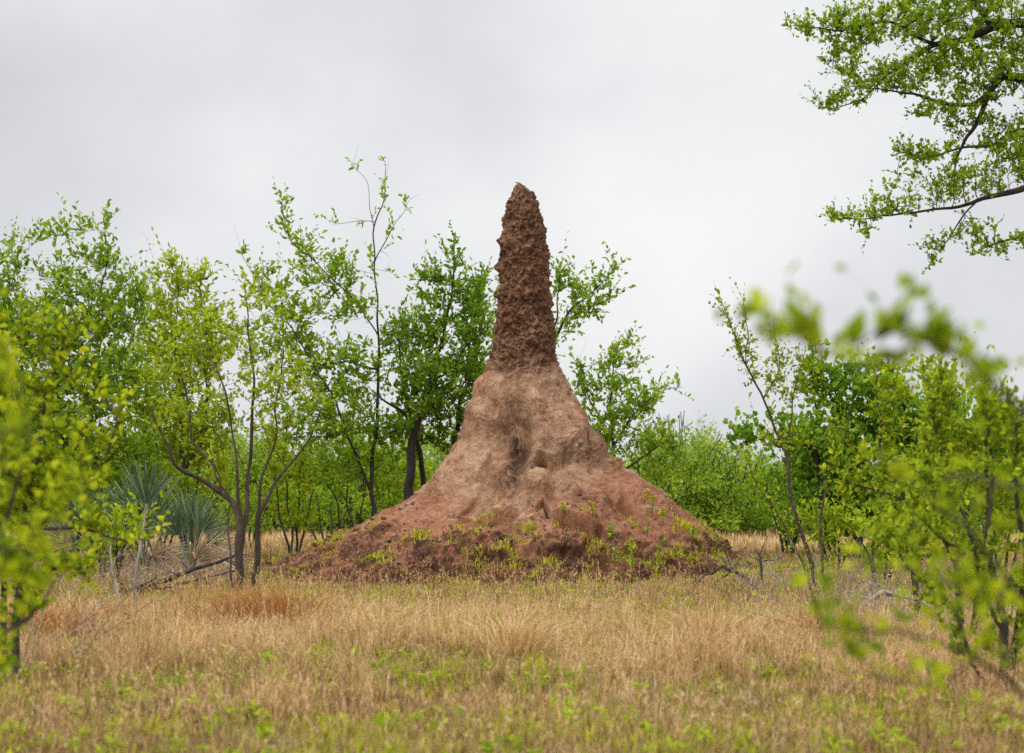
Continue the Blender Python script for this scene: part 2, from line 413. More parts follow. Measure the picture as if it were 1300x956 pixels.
# the forms on the face
d = d + .17 * ridge([(604, 530), (588, 570), (540, 625), (470, 668)], 17)
d = d - .13 * ridge([(630, 545), (614, 620), (585, 658)], 11)
d = d + .09 * ridge([(636, 600), (622, 660)], 9)
d = d - .21 * gau(657, 572, 18, 36) - .20 * gau(632, 626, 12, 18) - .09 * gau(646, 530, 11, 24)
d = d + .14 * ridge([(682, 510), (684, 560), (670, 620), (640, 655)], 12)
d = d - .26 * gau(688, 592, 8, 5.5) + .09 * gau(688, 582, 11, 4) - .12 * gau(676, 597, 4, 6) + .06 * gau(690, 612, 16, 12)
d = d + .16 * gau(733, 543, 24, 30) - .14 * gau(722, 588, 24, 10) + .04 * gau(772, 560, 12, 22) - .07 * gau(752, 560, 7, 24)
d = d - .10 * ridge([(704, 600), (700, 645)], 7) - .09 * ridge([(763, 600), (795, 655)], 7)
d = d + .12 * ridge([(790, 590), (850, 640), (900, 672)], 10) - .12 * ridge([(800, 640), (860, 690)], 8) - .10 * ridge([(850, 625), (905, 668)], 4)
d = d - .07 * ridge([(560, 600), (520, 640)], 6) - .06 * ridge([(600, 540), (575, 600)], 5)
# blocks with broken lower edges
edge1 = np.interp(u, [660, 690, 712, 742, 775, 800], [655, 636, 660, 672, 682, 684]) + 3 * fbm(np.stack([u * .08, v * 0, v * 0], -1), 2, 50)
blk = sstep(edge1 + 2.2, edge1 - 2.2, v) * np.exp(-((u - 732) / 42) ** 2) * np.exp(-(np.clip(edge1 - v, 0, 999) / 34) ** 2) * front
d = d + .22 * blk - .17 * np.exp(-((v - edge1 - 2.5) / 2.4) ** 2) * np.exp(-((u - 735) / 44) ** 4) * front
edge2 = np.interp(u, [650, 665, 700, 740, 752, 760], [690, 700, 706, 702, 690, 680]) + 2 * fbm(np.stack([u * .1, v * 0, v * 0], -1), 2, 52)
blk2 = sstep(edge2 + 2, edge2 - 2, v) * np.exp(-((u - 705) / 42) ** 6) * np.exp(-(np.clip(edge2 - v, 0, 999) / 22) ** 2) * front
d = d + .15 * blk2
ed3 = np.interp(u, [570, 590, 615, 630], [668, 672, 670, 660])
d = d + .07 * sstep(ed3 + 2, ed3 - 2, v) * np.exp(-((u - 602) / 20) ** 4) * np.exp(-(np.clip(ed3 - v, 0, 999) / 12) ** 2) * front
# nubs that stick out of the spire's flank
for (nu, nv, na, nw) in ((633, 306, .07, 4.5), (630, 340, .05, 4), (630, 374, .06, 5), (629, 398, .04, 4)):
    d = d + .9 * na * np.exp(-((u - nu) / nw) ** 2 - ((v - nv) / nw) ** 2) * (np.abs(P[:, 1] - MY) < .35)
lim = np.where(v > 500, 1, 1)
P2 = P + NV * np.asarray(d)[:, None]
for ax_ in range(3):                      # break the lumps out of the radial direction
    P2[:, ax_] += part(spire, lambda Q: fbm(Q * 13, 2, 80 + ax_ * 5)) * .030 * spire
# the lumps push the outline outwards: bring it back to the real body's width
for it in range(3):
    u2 = 650 + P2[:, 0] / P2[:, 1] * FPX; v2 = HY - (P2[:, 2] - H) / P2[:, 1] * FPX
    bins = np.arange(262, 706, 4.0); eL, eR = [], []
    for y_ in bins:
        m_ = np.abs(v2 - y_) < 2.5
        eL.append(np.interp(y_, PROF[:, 0], tL) - u2[m_].min()); eR.append(np.interp(y_, PROF[:, 0], tR) - u2[m_].max())
    kk = np.hanning(17); kk /= kk.sum()
    eL, eR = [np.convolve(np.pad(e, 8, mode='edge'), kk, 'valid') for e in (eL, eR)]
    ca = np.cos(ang); px_m = P2[:, 1] / FPX
    P2[:, 0] += np.where(ca < 0, np.interp(v2, bins, eL), np.interp(v2, bins, eR)) * np.abs(ca) * px_m * sstep(722, 700, v2)
    print('outline error', round(float(np.abs(eL).mean()), 1), round(float(np.abs(eR).mean()), 1))
P2[:NC] = P2[:NC].mean(0)
# colour masks: the soil's own patches; the last also paints shade into hole and dents
n_a = fbm(P * 1.1, 4, 61); n_b = fbm(P * 3.4, 4, 62); n_c = fbm(P * 9, 3, 63)
pale = sstep(-.25, .15, n_b * .6 + n_a * .4 + np.interp(v, [455, 480, 560, 620, 660, 700], [-.2, .25, .2, .08, -.12, -.4]) - .25 * sstep(700, 800, u) * (v < 720))
spm = sstep(484, 458, v + n_b * 34 + n_c * 14) + .6 * sstep(.1, .35, n_b - .25 * (1 - sstep(690, 740, u))) * sstep(600, 500, v)
spm = np.clip(spm + .55 * ridge([(600, 480), (592, 520), (584, 560)], 7), 0, 1) * (1 - .25 * sstep(.0, .4, n_a))
wet = sstep(-.14, .24, n_b * .8 + n_c * .5 + np.interp(v, [600, 640, 668, 690, 715], [-.7, -.42, -.14, .10, .16]) + .10 * sstep(860, 920, u))
stain_shade = np.clip(1.0 * gau(653, 562, 24, 50, 3) * sstep(-.45, .05, n_b * .8 + n_c * .3) + .5 * gau(640, 615, 22, 24) * sstep(-.3, .2, n_c) + .75 * gau(738, 572, 36, 30) * sstep(-.25, .2, n_b * .8 + n_c * .3) + .9 * gau(686, 593, 7, 5) + .35 * gau(742, 640, 34, 20), 0, 1)
b = (np.arange(NR - 1) * NC)[:, None]; j = np.arange(NC)[None]; k = (j + 1) % NC
mf = np.stack([b + j, b + k, b + NC + k, b + NC + j], -1).reshape(-1, 4)[:, ::-1]
mo = np.array([0, MY, 0])
me = make_mesh('termite_mound', P2 - mo, [mf], {'pale': pale, 'spire': spm, 'wet': wet, 'stain_shade': stain_shade}, smooth=True)
mound = link('termite_mound', me, M['soil'], loc=mo)
tag(mound, 'tall red brown termite mound with crumbly spire above a smooth spreading cone', 'termite mound')
sub = (slice(None, None, 3), slice(None, None, 3))
V3 = P2.reshape(NR, NC, 3)[sub]; r3, c3 = V3.shape[:2]
tf = [(a * c3 + c, a * c3 + (c + 1) % c3, (a + 1) * c3 + (c + 1) % c3, (a + 1) * c3 + c) for a in range(r3 - 1) for c in range(c3)]
BVH = BVHTree.FromPolygons([tuple(x) for x in V3.reshape(-1, 3)], tf)
print('mound', round(time.time() - T0, 1))

def surf_z(x, y):
    """height of the mound or ground under many points"""
    z = ground_z(x, y); hit = np.zeros(len(x), bool)
    near = np.where(np.hypot(x - pc[-1], y - MY) < 4.2)[0]
    for q in near:
        h = BVH.ray_cast(Vector((x[q], y[q], 8)), Vector((0, 0, -1)))
        if h[0] is not None and h[0].z > z[q]:
            z[q] = h[0].z; hit[q] = True
    return z, hit

# ------------------------------------------------------------------ trees
def grow(nodes, parent, attr, step, infl, kill, iters, rng, tropism=(0, 0, .1), jit=.18):
    """space colonisation from NODES towards the points ATTR"""
    nodes = [np.asarray(p, float) for p in nodes]; parent = list(parent)
    A = np.asarray(attr, float); kids = [0] * len(nodes)
    for p in parent:
        if p >= 0: kids[p] += 1
    nd = np.full(len(A), 1e9); ni = np.zeros(len(A), int)
    fresh = list(range(len(nodes)))
    trop = np.array(tropism)
    for it in range(iters):
        if len(A) == 0: break
        NP = np.array([nodes[f] for f in fresh])
        if len(NP):
            for c0 in range(0, len(NP), 400):
                q = NP[c0:c0 + 400]
                D2 = ((A[:, None] - q[None]) ** 2).sum(-1)
                m = D2.argmin(1); dd = np.sqrt(D2[np.arange(len(A)), m])
                b = dd < nd; nd[b] = dd[b]; ni[b] = np.array(fresh)[c0 + m[b]]
        keep = nd > kill; A, nd, ni = A[keep], nd[keep], ni[keep]
        act = nd < infl
        if not act.any(): break
        src = ni[act]; arr = np.array(nodes)
        dirs = norm(A[act] - arr[src])
        uq, inv = np.unique(src, return_inverse=True)
        sm = np.zeros((len(uq), 3)); np.add.at(sm, inv, dirs)
        sm = norm(norm(sm) + trop + rng.normal(size=sm.shape) * jit)
        fresh = []
        for q, n_ in zip(sm, uq):
            if kids[n_] >= 3: continue
            kids[n_] += 1
            fresh.append(len(nodes)); nodes.append(arr[n_] + q * step); parent.append(int(n_)); kids.append(0)
        if not fresh: break
    return np.array(nodes), np.array(parent)

def wood(nodes, parent, r0, rmin, acc, expo=2.4, rmax=9, cap=4):
    n = len(nodes)
    area = np.zeros(n); nk = np.zeros(n, int)
    for q in range(n):
        if parent[q] >= 0: nk[parent[q]] += 1
    R = np.zeros(n); order = np.arange(n)[::-1]          # children always come after parents
    for q in order:
        if nk[q] == 0: area[q] = r0 ** expo
        R[q] = max(area[q] ** (1 / expo), rmin[q])
        if parent[q] >= 0: area[parent[q]] += max(area[q], 0)
    # real radii along hand drawn limbs win
    R = np.where(rmin > 0, np.maximum(np.minimum(R, rmin * 1.25), rmin), np.minimum(R, rmax))
    for q in range(n):
        if parent[q] >= 0: R[q] = min(R[q], R[parent[q]])
    main = np.full(n, -1)
    for q in range(n):
        p = parent[q]
        if p >= 0 and (main[p] < 0 or R[q] > R[main[p]]): main[p] = q
    for q in range(n):
        p = parent[q]
        if p >= 0 and main[p] == q: continue
        ch = ([p] if p >= 0 else []); c = q
        while c >= 0: ch.append(c); c = main[c]
        if len(ch) < 2: continue
        Pp = nodes[ch].copy(); Rr = R[ch].copy()
        if p >= 0: Rr[0] = min(R[p], Rr[1] * 1.25)
        if len(ch) > 4:
            Pp[1:-1] = Pp[1:-1] * .5 + (Pp[:-2] + Pp[2:]) * .25
        Rr[-1] *= .5
        big = Rr.max()
        tube(acc, Pp, Rr, 8 if big > .03 else (6 if big > .012 else (4 if big > .006 else 3)))
    return R

def limb_nodes(limbs, step, rng, wig=.25):
    nodes, parent, rad = [], [], []
    for L in limbs:
        pts = np.array([p[:3] for p in L], float); r = np.array([p[3] for p in L], float)
        seg = np.linalg.norm(np.diff(pts, axis=0), axis=1); a = np.concatenate([[0], np.cumsum(seg)])
        n = max(int(a[-1] / step), 2); t = np.linspace(0, a[-1], n + 1)
        q = np.stack([np.interp(t, a, pts[:, k]) for k in range(3)], 1)
        env = np.sin(np.linspace(0, math.pi, n + 1))[:, None] ** .5
        off = rng.uniform(0, 99)
        w = np.stack([pnoise(np.stack([t * 1.7 + off + k * 13, t * 0, t * 0], -1)) for k in range(3)], 1)
        q = q + w * env * wig * .4 + rng.normal(size=q.shape) * .006
        rr_ = np.interp(t, a, r)
        if nodes:
            dd = np.linalg.norm(np.array(nodes) - q[0], axis=1); jn = int(dd.argmin())
            if dd[jn] < .8 and L[0][4] != 'root':
                par = jn
                q = q + (np.array(nodes)[jn] - q[0]) * np.linspace(1, 0, n + 1)[:, None] ** 2
                q, rr_ = q[1:], rr_[1:]
                rr_ = np.minimum(rr_, rad[jn])
            else: par = -1
        else: par = -1
        for p_, r_ in zip(q, rr_):
            nodes.append(p_); parent.append(par); rad.append(r_); par = len(nodes) - 1
    return nodes, parent, rad

def ellipsoid_pts(blobs, dens, rng, dy=1.0):
    out = []
    for b in blobs:
        px, py, Y, rx, ry = b[:5]; k = b[5] if len(b) > 5 else 1.0; rd = b[6] if len(b) > 6 else None
        c = W(px, py, Y); s = Y / FPX
        ex = np.array([rx * s, (rd if rd else max(rx, ry) * s * .85), ry * s])
        vol = 4.19 * ex.prod(); n = max(int(vol * dens * k), 6)
        q = norm(rng.normal(size=(n, 3))) * (rng.uniform(0, 1, (n, 1)) ** (1 / 2.4))
        out.append(c + q * ex)
    return np.concatenate(out)

def tree(name, label, cat, limbs, blobs, bark='bark', leaf='leaf_mid', dens=22, step=.13, infl=1.6, kill=.22,
         iters=60, shoot=.32, shoots=2.0, nleaf=8, lsize=.075, ratio=.5, thin=.012, r0=.0032, upw=.7, seed=1,
         group=None, jit=.2, parts=('trunk', 'crown'), bare=None, wig=.25, tip=True, leaf_p=1.0, spread=.55, lup=.5, extra_twigs=0):
    if dens < 35: dens, kill, step, infl = dens * 4.6, kill * .56, step * .72, infl * .9; lsize *= 1.45; thin = .010; nleaf = nleaf - 1; shoots *= .75
    elif dens < 1000: dens, kill, step = dens * 2.6, kill * .72, step * .85; lsize *= 1.25
    limbs = [[(a_, b_, c_, r_ * ((1.15 if name == 'spreading_tree' else .74) if r_ > .012 and dens < 1000 else 1)) for a_, b_, c_, r_ in L] for L in limbs]
    rng = np.random.default_rng(seed)
    LL = []
    for L in limbs:
        o = []
        for idx, p in enumerate(L):
            px, py, Y, r = p
            if py == 'g':
                x = X(px, Y); z = surf_z(np.array([x]), np.array([Y]))[0][0]
                o.append((x, Y, z - .06, r, 'root')); 
            else:
                w = W(px, py, Y); o.append((w[0], w[1], w[2], r, ''))
        LL.append(o)
    nodes, parent, rad = limb_nodes(LL, step, rng, wig)
    nl_ = len(nodes)
    A = ellipsoid_pts(blobs, dens, rng)
    nodes, parent = grow(nodes, parent, A, step, infl, kill, iters, rng, jit=jit)
    rmin = np.zeros(len(nodes)); rmin[:nl_] = rad
    acc = Acc()
    R = wood(nodes, parent, r0, rmin, acc, rmax=max(rad) * .5)
    org = np.array([LL[0][0][0], LL[0][0][1], LL[0][0][2] + .06])
    # shoots that carry leaves
    cand = np.where((R < thin) & (parent >= 0))[0]
    n = int(len(cand) * shoots)
    q = rng.choice(cand, n) if len(cand) else np.array([], int)
    kids = np.bincount(parent[parent >= 0], minlength=len(nodes)); tips = cand[kids[cand] == 0]
    if tip: q = np.concatenate([q, tips])
    if bare:
        pxs = 650 + nodes[q, 0] / nodes[q, 1] * FPX; pys = HY - (nodes[q, 2] - H) / nodes[q, 1] * FPX
        q = q[(pxs < bare[0]) | (pys > bare[1]) | (rng.uniform(0, 1, len(q)) < bare[2])]
    D = norm(nodes[q] - nodes[parent[q]])
    t = rng.uniform(0, 1, (len(q), 1))
    B = nodes[q] * t + nodes[parent[q]] * (1 - t)
    D = norm(D * .55 + np.array([0, 0, upw]) + rng.normal(size=D.shape) * spread)
    L = shoot * rng.uniform(.45, 1.3, len(q)) * np.where(rng.uniform(0, 1, len(q)) < .07, 2.1, 1)
    bend = rng.normal(size=D.shape) * .06 + np.array([0, 0, .02])
    tubes3(acc, B, D, L, np.full(len(q), r0 * .75), bend, rng)
    if extra_twigs:
        qq = rng.choice(cand, extra_twigs); Dq = norm(norm(nodes[qq] - nodes[parent[qq]]) * .8 + rng.normal(size=(extra_twigs, 3)) * .5)
        tubes3(acc, nodes[qq], Dq, rng.uniform(.15, .45, extra_twigs), np.full(extra_twigs, r0), rng.normal(size=Dq.shape) * .10, rng)
    la = Acc()
    nl2 = nleaf
    tt = (np.linspace(.12, 1, nl2)[None] + rng.uniform(-.05, .05, (len(q), nl2)))
    PB = B[:, None] + D[:, None] * (L[:, None] * tt)[..., None] + bend[:, None] * (tt ** 2)[..., None]
    DD = D[:, None] * rng.uniform(.3, .9, (len(q), nl2, 1)) + norm(rng.normal(size=(len(q), nl2, 3))) * .85 + np.array([0, 0, .15 + lup * .2])
    S = lsize * rng.uniform(.6, 1.25, (len(q), nl2)) * (1 - .25 * tt)
    keep = (rng.uniform(0, 1, (len(q), nl2)) < leaf_p) & (rng.uniform(0, 1, (len(q), 1)) < .3 + leaf_p * .68)
    add_leaves(la, PB[keep], DD[keep], S[keep], rng, ratio=ratio, up=lup)
    root = empty(name, org, label, cat, group)
    link(parts[0], acc.mesh(name + '_' + parts[0], org, smooth=True), M[bark], root)
    link(parts[1], la.mesh(name + '_' + parts[1], org), M[leaf], root)
    print(name, 'nodes', len(nodes), 'shoots', len(q), 'leaves', int(keep.sum()), round(time.time() - T0, 1))
    return root

# --- left back thicket tree
tree('bushveld_tree', 'tall leafy tree at the left edge, its highest thin leader standing above the thicket', 'tree',
     [[(92, 'g', 30, .075), (88, 620, 30, .06), (78, 520, 30, .045), (68, 450, 29.8, .028), (40, 400, 29.6, .016)],
      [(96, 'g', 30.1, .06), (110, 600, 30.1, .045), (122, 500, 30.1, .03), (130, 400, 30, .018), (134, 285, 30, .005)],
      [(110, 600, 30.1, .04), (150, 540, 30.3, .026), (160, 450, 30.3, .016), (182, 380, 30.3, .009)],
      [(88, 620, 30, .04), (40, 560, 30.4, .028), (5, 480, 30.4, .015), (-30, 400, 30, .01)]],
     [(20, 345, 30, 32, 45, .6), (70, 350, 30, 26, 42, .5), (130, 330, 30, 22, 42, .7), (125, 405, 30, 55, 45), (50, 430, 30, 75, 50, 1.1),
      (160, 390, 30.3, 34, 50, .8), (150, 490, 30, 65, 55, 1.1), (50, 520, 30, 80, 50, 1.1), (110, 590, 30.3, 95, 45, .9), (-30, 420, 30, 50, 100, .9), (20, 620, 30.5, 60, 40)],
     seed=2, dens=21, shoots=2.3, leaf='leaf_mid')
tree('bushveld_tree', 'bushy pale green tree behind the fan palm, between the left edge and the forked tree', 'tree',
     [[(235, 'g', 33, .06), (236, 600, 33, .05), (228, 520, 33, .035), (222, 430, 33, .02), (228, 345, 33, .007)],
      [(236, 600, 33, .04), (262, 530, 33, .028), (262, 440, 33, .014), (254, 350, 33, .006)]],
     [(228, 370, 33, 22, 42, .6), (254, 380, 33, 20, 48, .5), (200, 420, 33, 35, 55, .9), (235, 460, 33, 60, 60), (285, 430, 33, 25, 45, .7), (225, 550, 33.4, 85, 50, .9), (190, 355, 33, 14, 30, .5)],
     seed=3, dens=15, shoots=2.2, leaf='leaf_yellow')
# --- forked small tree in front, left
tree('forked_tree', 'forked small tree with two dark stems in the dry grass before the fan palm', 'tree',
     [[(301, 'g', 24, .085), (306, 700, 24, .07), (309, 668, 24, .062), (300, 650, 24, .058), (276, 626, 24, .048), (250, 602, 24, .036), (224, 588, 23.8, .026), (206, 560, 23.7, .017), (190, 520, 23.6, .010)],
      [(276, 626, 24, .036), (266, 592, 24, .026), (246, 560, 24.2, .018), (236, 500, 24.3, .010), (215, 430, 24.3, .007)],
      [(321, 'g', 24.2, .065), (324, 700, 24.2, .055), (330, 655, 24.2, .045), (345, 620, 24.2, .030), (368, 590, 24.3, .020), (392, 560, 24.4, .012), (408, 520, 24.4, .008)],
      [(309, 700, 24, .05), (316, 650, 24.1, .040), (319, 600, 24.1, .034), (323, 520, 24.1, .024), (318, 430, 24.1, .014), (311, 360, 24.1, .005)],
      [(309, 668, 24, .04), (304, 620, 23.9, .026), (302, 570, 23.9, .018), (284, 490, 23.8, .012), (262, 430, 23.8, .007)],
      [(330, 655, 24.2, .03), (345, 570, 24.2, .018), (352, 500, 24.3, .012), (362, 440, 24.3, .007)],
      [(297, 'g', 23.8, .022), (290, 690, 23.8, .018), (292, 640, 23.8, .014), (276, 600, 23.7, .010), (262, 560, 23.6, .006)]],
     [(315, 395, 24.1, 26, 45, .5), (285, 420, 24, 30, 40, .7), (345, 420, 24.2, 30, 45, .6), (260, 450, 24, 55, 55, .9), (350, 480, 24.2, 45, 50, .7), (300, 490, 24, 60, 45, .7),
      (230, 540, 23.8, 50, 35, .7), (385, 540, 24.3, 28, 30, .6), (330, 560, 24.2, 50, 30, .35), (205, 480, 23.9, 32, 55, .8)],
     seed=4, dens=15, shoots=1.5, step=.11, kill=.19, shoot=.26, lsize=.062, bark='bark_brown', leaf='leaf_yellow', nleaf=7)
# --- tall sparse tree
tree('leggy_tree', 'tall leggy tree with bare wispy top twigs, left of the mound', 'tree',
     [[(484, 'g', 31.3, .06), (478, 660, 31.3, .055), (470, 620, 31.3, .05), (476, 560, 31.3, .042), (481, 480, 31.2, .032), (480, 420, 31.2, .024), (477, 350, 31.2, .017), (474, 290, 31.2, .012), (487, 250, 31.1, .008), (490, 208, 31.1, .004)],
      [(477, 335, 31.2, .010), (490, 308, 31.2, .008), (501, 287, 31.2, .006), (514, 270, 31.2, .003)],
      [(474, 290, 31.2, .007), (472, 262, 31.2, .005), (466, 230, 31.2, .004), (448, 210, 31.2, .003)],
      [(476, 285, 31.2, .006), (450, 282, 31.1, .004), (422, 284, 31.0, .003)],
      [(480, 430, 31.2, .018), (462, 400, 31.1, .014), (436, 366, 31, .012), (400, 335, 30.9, .010), (372, 310, 30.8, .008), (362, 285, 30.8, .006), (356, 254, 30.8, .003)],
      [(470, 620, 31.3, .035), (445, 560, 31, .026), (420, 500, 30.8, .018), (385, 440, 30.6, .012), (340, 380, 30.5, .007), (306, 322, 30.5, .003)],
      [(500, 478, 31, .030), (470, 470, 31, .024), (430, 462, 30.9, .018), (395, 458, 30.8, .012), (365, 455, 30.7, .006)],
      [(476, 560, 31.3, .02), (520, 540, 31.3, .014), (556, 500, 31.3, .01)]],
     [(380, 320, 30.9, 30, 28, .35, .5), (420, 345, 31, 50, 28, .65), (370, 380, 30.8, 55, 35, .7), (440, 400, 31, 45, 40, .6), (350, 440, 30.8, 50, 45, .8), (430, 470, 31, 65, 45, .75), (400, 530, 31, 80, 50, .8),
      (480, 350, 31.2, 22, 40, .35), (520, 430, 31.3, 30, 40, .5), (500, 570, 31.5, 50, 40, .7), (440, 600, 31.3, 60, 30, .5), (490, 262, 31.1, 18, 24, .8, .3), (512, 262, 31.2, 8, 14, .8, .3)],
     seed=5, dens=19, shoots=1.7, shoot=.3, leaf='leaf_mid', bark='bark', lsize=.075, nleaf=7, extra_twigs=110, bare=(435, 345, .22))
# --- dark stemmed tree beside the mound
tree('dark_stemmed_tree', 'dense green tree with a thick dark trunk touching the mound outline', 'tree',
     [[(521, 'g', 30.8, .125), (521, 620, 30.8, .105), (521, 575, 30.8, .095), (527, 545, 30.8, .08), (545, 480, 30.8, .055), (562, 430, 30.8, .036), (574, 370, 30.8, .022), (577, 310, 30.8, .008)],
      [(540, 'g', 31.2, .07), (538, 610, 31.2, .06), (530, 575, 31.1, .055), (524, 540, 31, .045), (510, 480, 31, .026), (505, 420, 31, .013)],
      [(572, 'g', 31.6, .07), (576, 560, 31.6, .06), (588, 510, 31.5, .045), (604, 450, 31.4, .026), (612, 370, 31.4, .012)],
      [(527, 545, 30.8, .04), (500, 520, 30.6, .028), (478, 500, 30.5, .016)],
      [(545, 480, 30.8, .03), (590, 440, 30.6, .018), (618, 420, 30.5, .010)]],
     [(578, 335, 30.8, 20, 32, .6), (572, 380, 30.8, 42, 32, .9), (540, 420, 30.8, 38, 45, 1.), (590, 430, 30.9, 40, 50, 1.3), (545, 490, 30.8, 55, 45, 1.3), (600, 500, 31.2, 30, 40, 1.2),
      (510, 540, 30.8, 40, 32, 1.), (560, 550, 31.4, 40, 35, .9), (608, 375, 31.2, 20, 36, .9), (538, 355, 30.8, 16, 22, .4)],
     seed=6, dens=19, shoots=2.4, bark='bark_dark', leaf='leaf_deep', lsize=.078, kill=.2)
# --- tree behind the mound
tree('bushveld_tree', 'tree hidden behind the spire with one leafy branch reaching out at its right', 'tree',
     [[(650, 'g', 33, .09), (655, 600, 33, .08), (668, 500, 33, .06), (695, 440, 33, .04), (728, 392, 32.8, .024), (755, 368, 32.7, .014), (784, 338, 32.6, .004)],
      [(728, 392, 32.8, .016), (750, 390, 32.7, .010), (785, 375, 32.7, .004)],
      [(668, 500, 33, .05), (655, 420, 33, .03), (650, 350, 33, .012)],
      [(695, 440, 33, .03), (705, 400, 33, .02), (712, 350, 33, .008)]],
     [(712, 365, 33, 20, 30, 1.), (740, 380, 32.8, 28, 26, .7), (768, 365, 32.7, 16, 16, .5), (725, 415, 33, 26, 26, .9), (708, 440, 33, 16, 26, 1.), (650, 410, 33, 35, 50, .8), (750, 408, 33, 16, 12, .4), (640, 500, 33.2, 50, 50, .8)],
     seed=7, dens=24, shoots=2.1, leaf='leaf_mid')
tree('leafy_shrub', 'leafy shrub rising over the sloping right shoulder of the mound', 'shrub',
     [[(782, 'g', 32.5, .05), (780, 610, 32.5, .045), (777, 560, 32.5, .036), (775, 500, 32.5, .02), (780, 440, 32.5, .006)],
      [(777, 570, 32.5, .03), (800, 530, 32.4, .018), (830, 500, 32.3, .010), (868, 492, 32.3, .004)],
      [(780, 610, 32.5, .03), (815, 580, 32.4, .018), (850, 560, 32.3, .008)],
      [(777, 560, 32.5, .02), (745, 500, 32.6, .012), (730, 460, 32.6, .005)]],
     [(745, 485, 32.5, 30, 30, .8), (785, 465, 32.5, 35, 28, .8), (790, 520, 32.5, 45, 34, 1.), (838, 505, 32.4, 28, 12, .7), (760, 560, 32.5, 50, 28, .9), (825, 565, 32.4, 45, 22, .9), (850, 600, 32.6, 45, 22, .7), (800, 440, 32.5, 14, 12, .3)],
     seed=8, dens=24, shoots=2.0, leaf='leaf_mid', parts=('stem', 'foliage'))
# --- right side
tree('broadleaf_tree', 'low tree with broad fresh green leaves and dark trunk, behind the leaning shrub', 'tree',
     [[(1085, 'g', 32, .12), (1092, 660, 32, .10), (1098, 630, 32, .085), (1085, 580, 32, .06), (1060, 520, 32, .035), (1035, 450, 32, .012)],
      [(1098, 630, 32, .06), (1125, 580, 32.2, .045), (1150, 520, 32.2, .024), (1130, 465, 32.2, .01)],
      [(1085, 590, 32, .05), (1030, 570, 31.8, .03), (975, 555, 31.7, .016), (935, 560, 31.6, .006)],
      [(1105, 640, 32, .06), (1170, 600, 32.4, .04), (1230, 560, 32.6, .02)],
      [(1046, 'g', 31.6, .05), (1040, 640, 31.6, .045), (1038, 580, 31.6, .035), (1033, 500, 31.6, .018), (1031, 432, 31.6, .005)]],
     [(1035, 485, 31.8, 28, 26, .9), (1075, 500, 32, 50, 35, 1.), (1000, 555, 31.8, 40, 24, 1.), (950, 548, 31.6, 26, 14, .9), (1050, 570, 32, 65, 40, 1.1), (1130, 530, 32.2, 55, 45, 1.), (1080, 630, 32.2, 70, 35, 1.),
      (1210, 560, 32.5, 60, 60, .9), (1170, 640, 32.4, 80, 40, .9), (1280, 600, 32.6, 60, 60, .9), (1050, 670, 32.3, 60, 16, .5)],
     seed=9, dens=22, shoots=2.2, leaf='leaf_fresh', lsize=.10, ratio=.72, bark='bark_dark', nleaf=6, upw=.35)
tree('leaning_shrub', 'tall thin shrub leaning left on bare straight stems, right of the mound', 'shrub',
     [[(1040, 'g', 22.6, .040), (1030, 720, 22.6, .036), (1016, 670, 22.6, .032), (1004, 620, 22.6, .030), (996, 575, 22.6, .024), (968, 505, 22.5, .017), (948, 462, 22.4, .011), (930, 420, 22.4, .008), (912, 372, 22.4, .003)],
      [(948, 462, 22.4, .007), (950, 420, 22.3, .005), (944, 385, 22.3, .003)],
      [(1004, 620, 22.6, .018), (1000, 560, 22.7, .013), (1010, 500, 22.8, .008), (1022, 440, 22.8, .004)],
      [(968, 505, 22.5, .010), (990, 470, 22.6, .006), (985, 430, 22.6, .004)],
      [(1034, 'g', 22.4, .018), (1012, 700, 22.3, .013), (985, 650, 22.2, .009), (958, 610, 22.2, .006), (948, 580, 22.1, .003)],
      [(1046, 'g', 22.8, .025), (1042, 660, 22.8, .020), (1050, 600, 22.9, .014), (1078, 540, 22.9, .008)]],
     [(920, 395, 22.4, 10, 26, 1.5, .15), (940, 440, 22.4, 18, 26, 1.2, .2), (945, 400, 22.3, 8, 18, 1., .15), (965, 470, 22.5, 24, 26, .9, .25), (990, 480, 22.6, 26, 40, .8, .3), (1020, 480, 22.8, 30, 40, .7), (1000, 560, 22.6, 40, 30, .5), (1060, 560, 22.9, 30, 40, .6), (970, 620, 22.2, 28, 16, .3), (1010, 670, 22.5, 25, 30, .4)],
     seed=10, dens=70, shoots=1.8, step=.08, kill=.14, shoot=.15, lsize=.042, ratio=.7, nleaf=5, bark='bark_brown', leaf='leaf_olive', parts=('stem', 'foliage'), r0=.0026, infl=1.0, upw=.4, wig=.12)
tree('round_leaf_shrub', 'rounded yellow green shrub standing in straw grass near the right edge', 'shrub',
     [[(1168, 'g', 17.5, .045), (1160, 700, 17.5, .035), (1150, 640, 17.5, .028), (1120, 570, 17.5, .016), (1110, 480, 17.5, .006)],
      [(1160, 700, 17.5, .03), (1185, 640, 17.4, .024), (1200, 560, 17.4, .014), (1205, 480, 17.3, .006)],
      [(1150, 640, 17.5, .02), (1100, 620, 17.6, .013), (1060, 600, 17.7, .007)]],
     [(1120, 520, 17.5, 45, 35, .7), (1180, 500, 17.4, 45, 40, .8), (1110, 590, 17.6, 60, 35, .8), (1190, 580, 17.4, 60, 45, .9), (1150, 640, 17.5, 75, 30, .8), (1090, 640, 17.7, 35, 20, .6), (1160, 690, 17.4, 60, 20, .4)],
     seed=12, dens=95, shoots=2.3, step=.09, kill=.16, shoot=.16, lsize=.055, ratio=.68, nleaf=6, bark='bark', leaf='leaf_olive', parts=('stem', 'foliage'), r0=.0028, infl=1.1)
